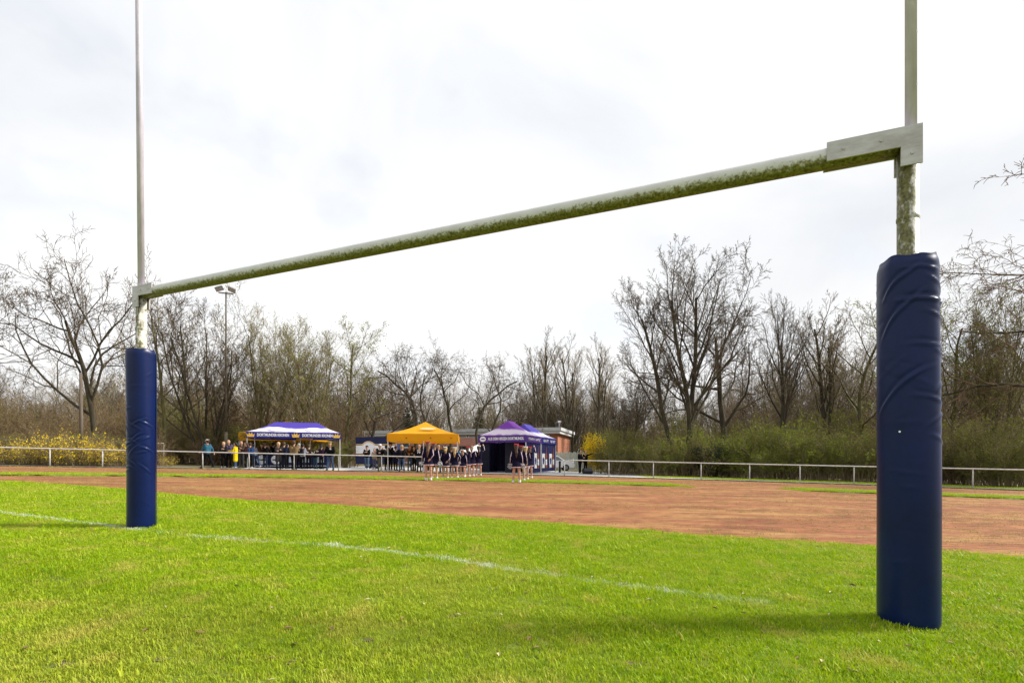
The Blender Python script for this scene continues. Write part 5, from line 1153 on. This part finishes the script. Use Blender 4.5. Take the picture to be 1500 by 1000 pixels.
person(646.5, 35.6, 1.75, 30, 'grey haired person in dark jacket at the back of the yellow tent', (.02, .022, .03), BLK, hair=GREYH, arms=('down', 'fwd'))
# pair by the forsythia
person(849.5, 37.0, 1.80, 60, 'broad person all in black standing by the forsythia', BLK, BLK, shoes=(.45, .45, .45), hair=BLK, arms=('fwd', 'down'), wide=1.18)
person(857.5, 37.4, 1.76, 30, 'person in black pointing over the rail with one arm', BLK, BLK, hair=BROWN, arms=('down', 'point'))
# cheerleaders
m_pom = mat('pompom_silver', (.86, .86, .88), .5, (.6, .6, .64), 60)
pr_ = random.Random(6); b = MB()
for k in range(170):
    d = Vector((pr_.gauss(0, 1), pr_.gauss(0, 1), pr_.gauss(0, 1))).normalized(); s_ = d.orthogonal().normalized()*.011; L = pr_.uniform(.10, .16); e = d*L+Vector((pr_.uniform(-.03, .03), pr_.uniform(-.03, .03), -.03))
    b.add([-s_, s_, d*L*.6+s_, d*L*.6-s_, e], [(0, 1, 2, 3), (3, 2, 4)], pr_.choice((0, 0, 0, 1)))
pom_me = b.mesh('streamers', [m_pom, cm((.02, .02, .06))]); hb = MB().tube([(-.05, 0, 0), (.05, 0, 0)], .014, 8).mesh('grip', cm((.02, .02, .02)))
UNI, PINK = (.009, .007, .026), (.72, .28, .36)
def cheer(px, Y, h, face, label, hair, hairlen, bow, pomlab, arms=('pomp', 'pomp'), poms=(-1, 1), stance=.03):
    person(px, Y, h, face, label, UNI, UNI, shoes=(.78, .78, .78), hair=hair, hairlen=hairlen, arms=arms, skirt=(1.0, .70, UNI, PINK), legs_bare=True, bow=bow, stripe=(.70, .56, .64), stance=stance, wide=.92, group='cheerleaders in navy dresses')
    for sd_ in poms:
        p = hand_pos(px, Y, h, face, sd_, arms[0 if sd_ < 0 else 1])
        o = empty('pompom', p, pr_.uniform(0, 6), pomlab, 'pompom', 'cheerleader pompoms'); o.scale = (h/1.6,)*3
        for nm, me in (('streamers', pom_me), ('grip', hb)):
            q = bpy.data.objects.new(nm, me); col.objects.link(q); q.parent = o
RED, WHT = (.55, .03, .05), (.75, .75, .75)
cheer(627.5, 20.3, 1.60, 176, 'tall cheerleader with very long brown hair and red bow, first of the long row', (.15, .085, .05), .50, RED, 'silver pompom held by the tall long haired cheerleader', poms=(1,), arms=('back', 'pomp'), stance=.01)
cheer(636.5, 21.6, 1.58, 165, 'cheerleader half hidden beside the tall long haired one', (.10, .06, .04), .3, RED, 'silver pompom of the half hidden cheerleader')
cheer(652.5, 22.2, 1.45, 180, 'short cheerleader with blonde bun and white bow', BLOND, .10, WHT, 'silver pompom beside the cheerleader with the blonde bun', poms=(1,), arms=('back', 'pomp'), stance=.02)
cheer(666, 23.3, 1.46, 185, 'short cheerleader with blonde plait and white bow', (.48, .32, .14), .36, WHT, 'silver pompom beside the cheerleader with the blonde plait', arms=('hip', 'pomp'), stance=.06)
cheer(677.5, 24.6, 1.38, 178, 'smallest cheerleader with ginger hair in the long row', (.26, .13, .06), .2, WHT, 'silver pompom beside the smallest cheerleader', poms=(1,))
cheer(684.5, 25.4, 1.55, 200, 'cheerleader turned aside behind the smallest one', BROWN, .15, RED, 'silver pompom of the cheerleader turned aside', poms=(1,), arms=('fwd', 'pomp'))
cheer(691, 26.2, 1.62, 172, 'tall cheerleader with short light brown hair by the tent wall', (.22, .14, .08), .08, None, 'silver pompom beside the cheerleader with short hair', poms=(1,), arms=('chest', 'pomp'), stance=.0)
cheer(701, 27.0, 1.66, 190, 'cheerleader with dark brown hair standing against the dark tent wall', (.06, .035, .025), .34, WHT, 'silver pompom against the dark tent wall', poms=(1,), arms=('up', 'pomp'))
cheer(756.5, 19.9, 1.57, 180, 'cheerleader with long dark brown hair and red bow before the purple tent', (.075, .04, .025), .42, RED, 'silver pompom of the dark haired cheerleader before the purple tent', stance=.05)
cheer(764, 21.6, 1.55, 172, 'cheerleader second behind the dark haired one before the purple tent', BROWN, .3, RED, 'silver pompom of the second cheerleader before the purple tent', poms=(1,))
cheer(770, 23.2, 1.56, 178, 'blonde cheerleader third in the file before the purple tent', BLOND, .36, WHT, 'silver pompom of the blonde cheerleader before the purple tent', poms=(1,), arms=('chest', 'pomp'), stance=.0)
cheer(775.5, 25.0, 1.60, 186, 'cheerleader last in the file nearest the printed tent side', BROWN, .2, RED, 'silver pompom near the printed tent side', poms=(1,), arms=('up', 'pomp'))
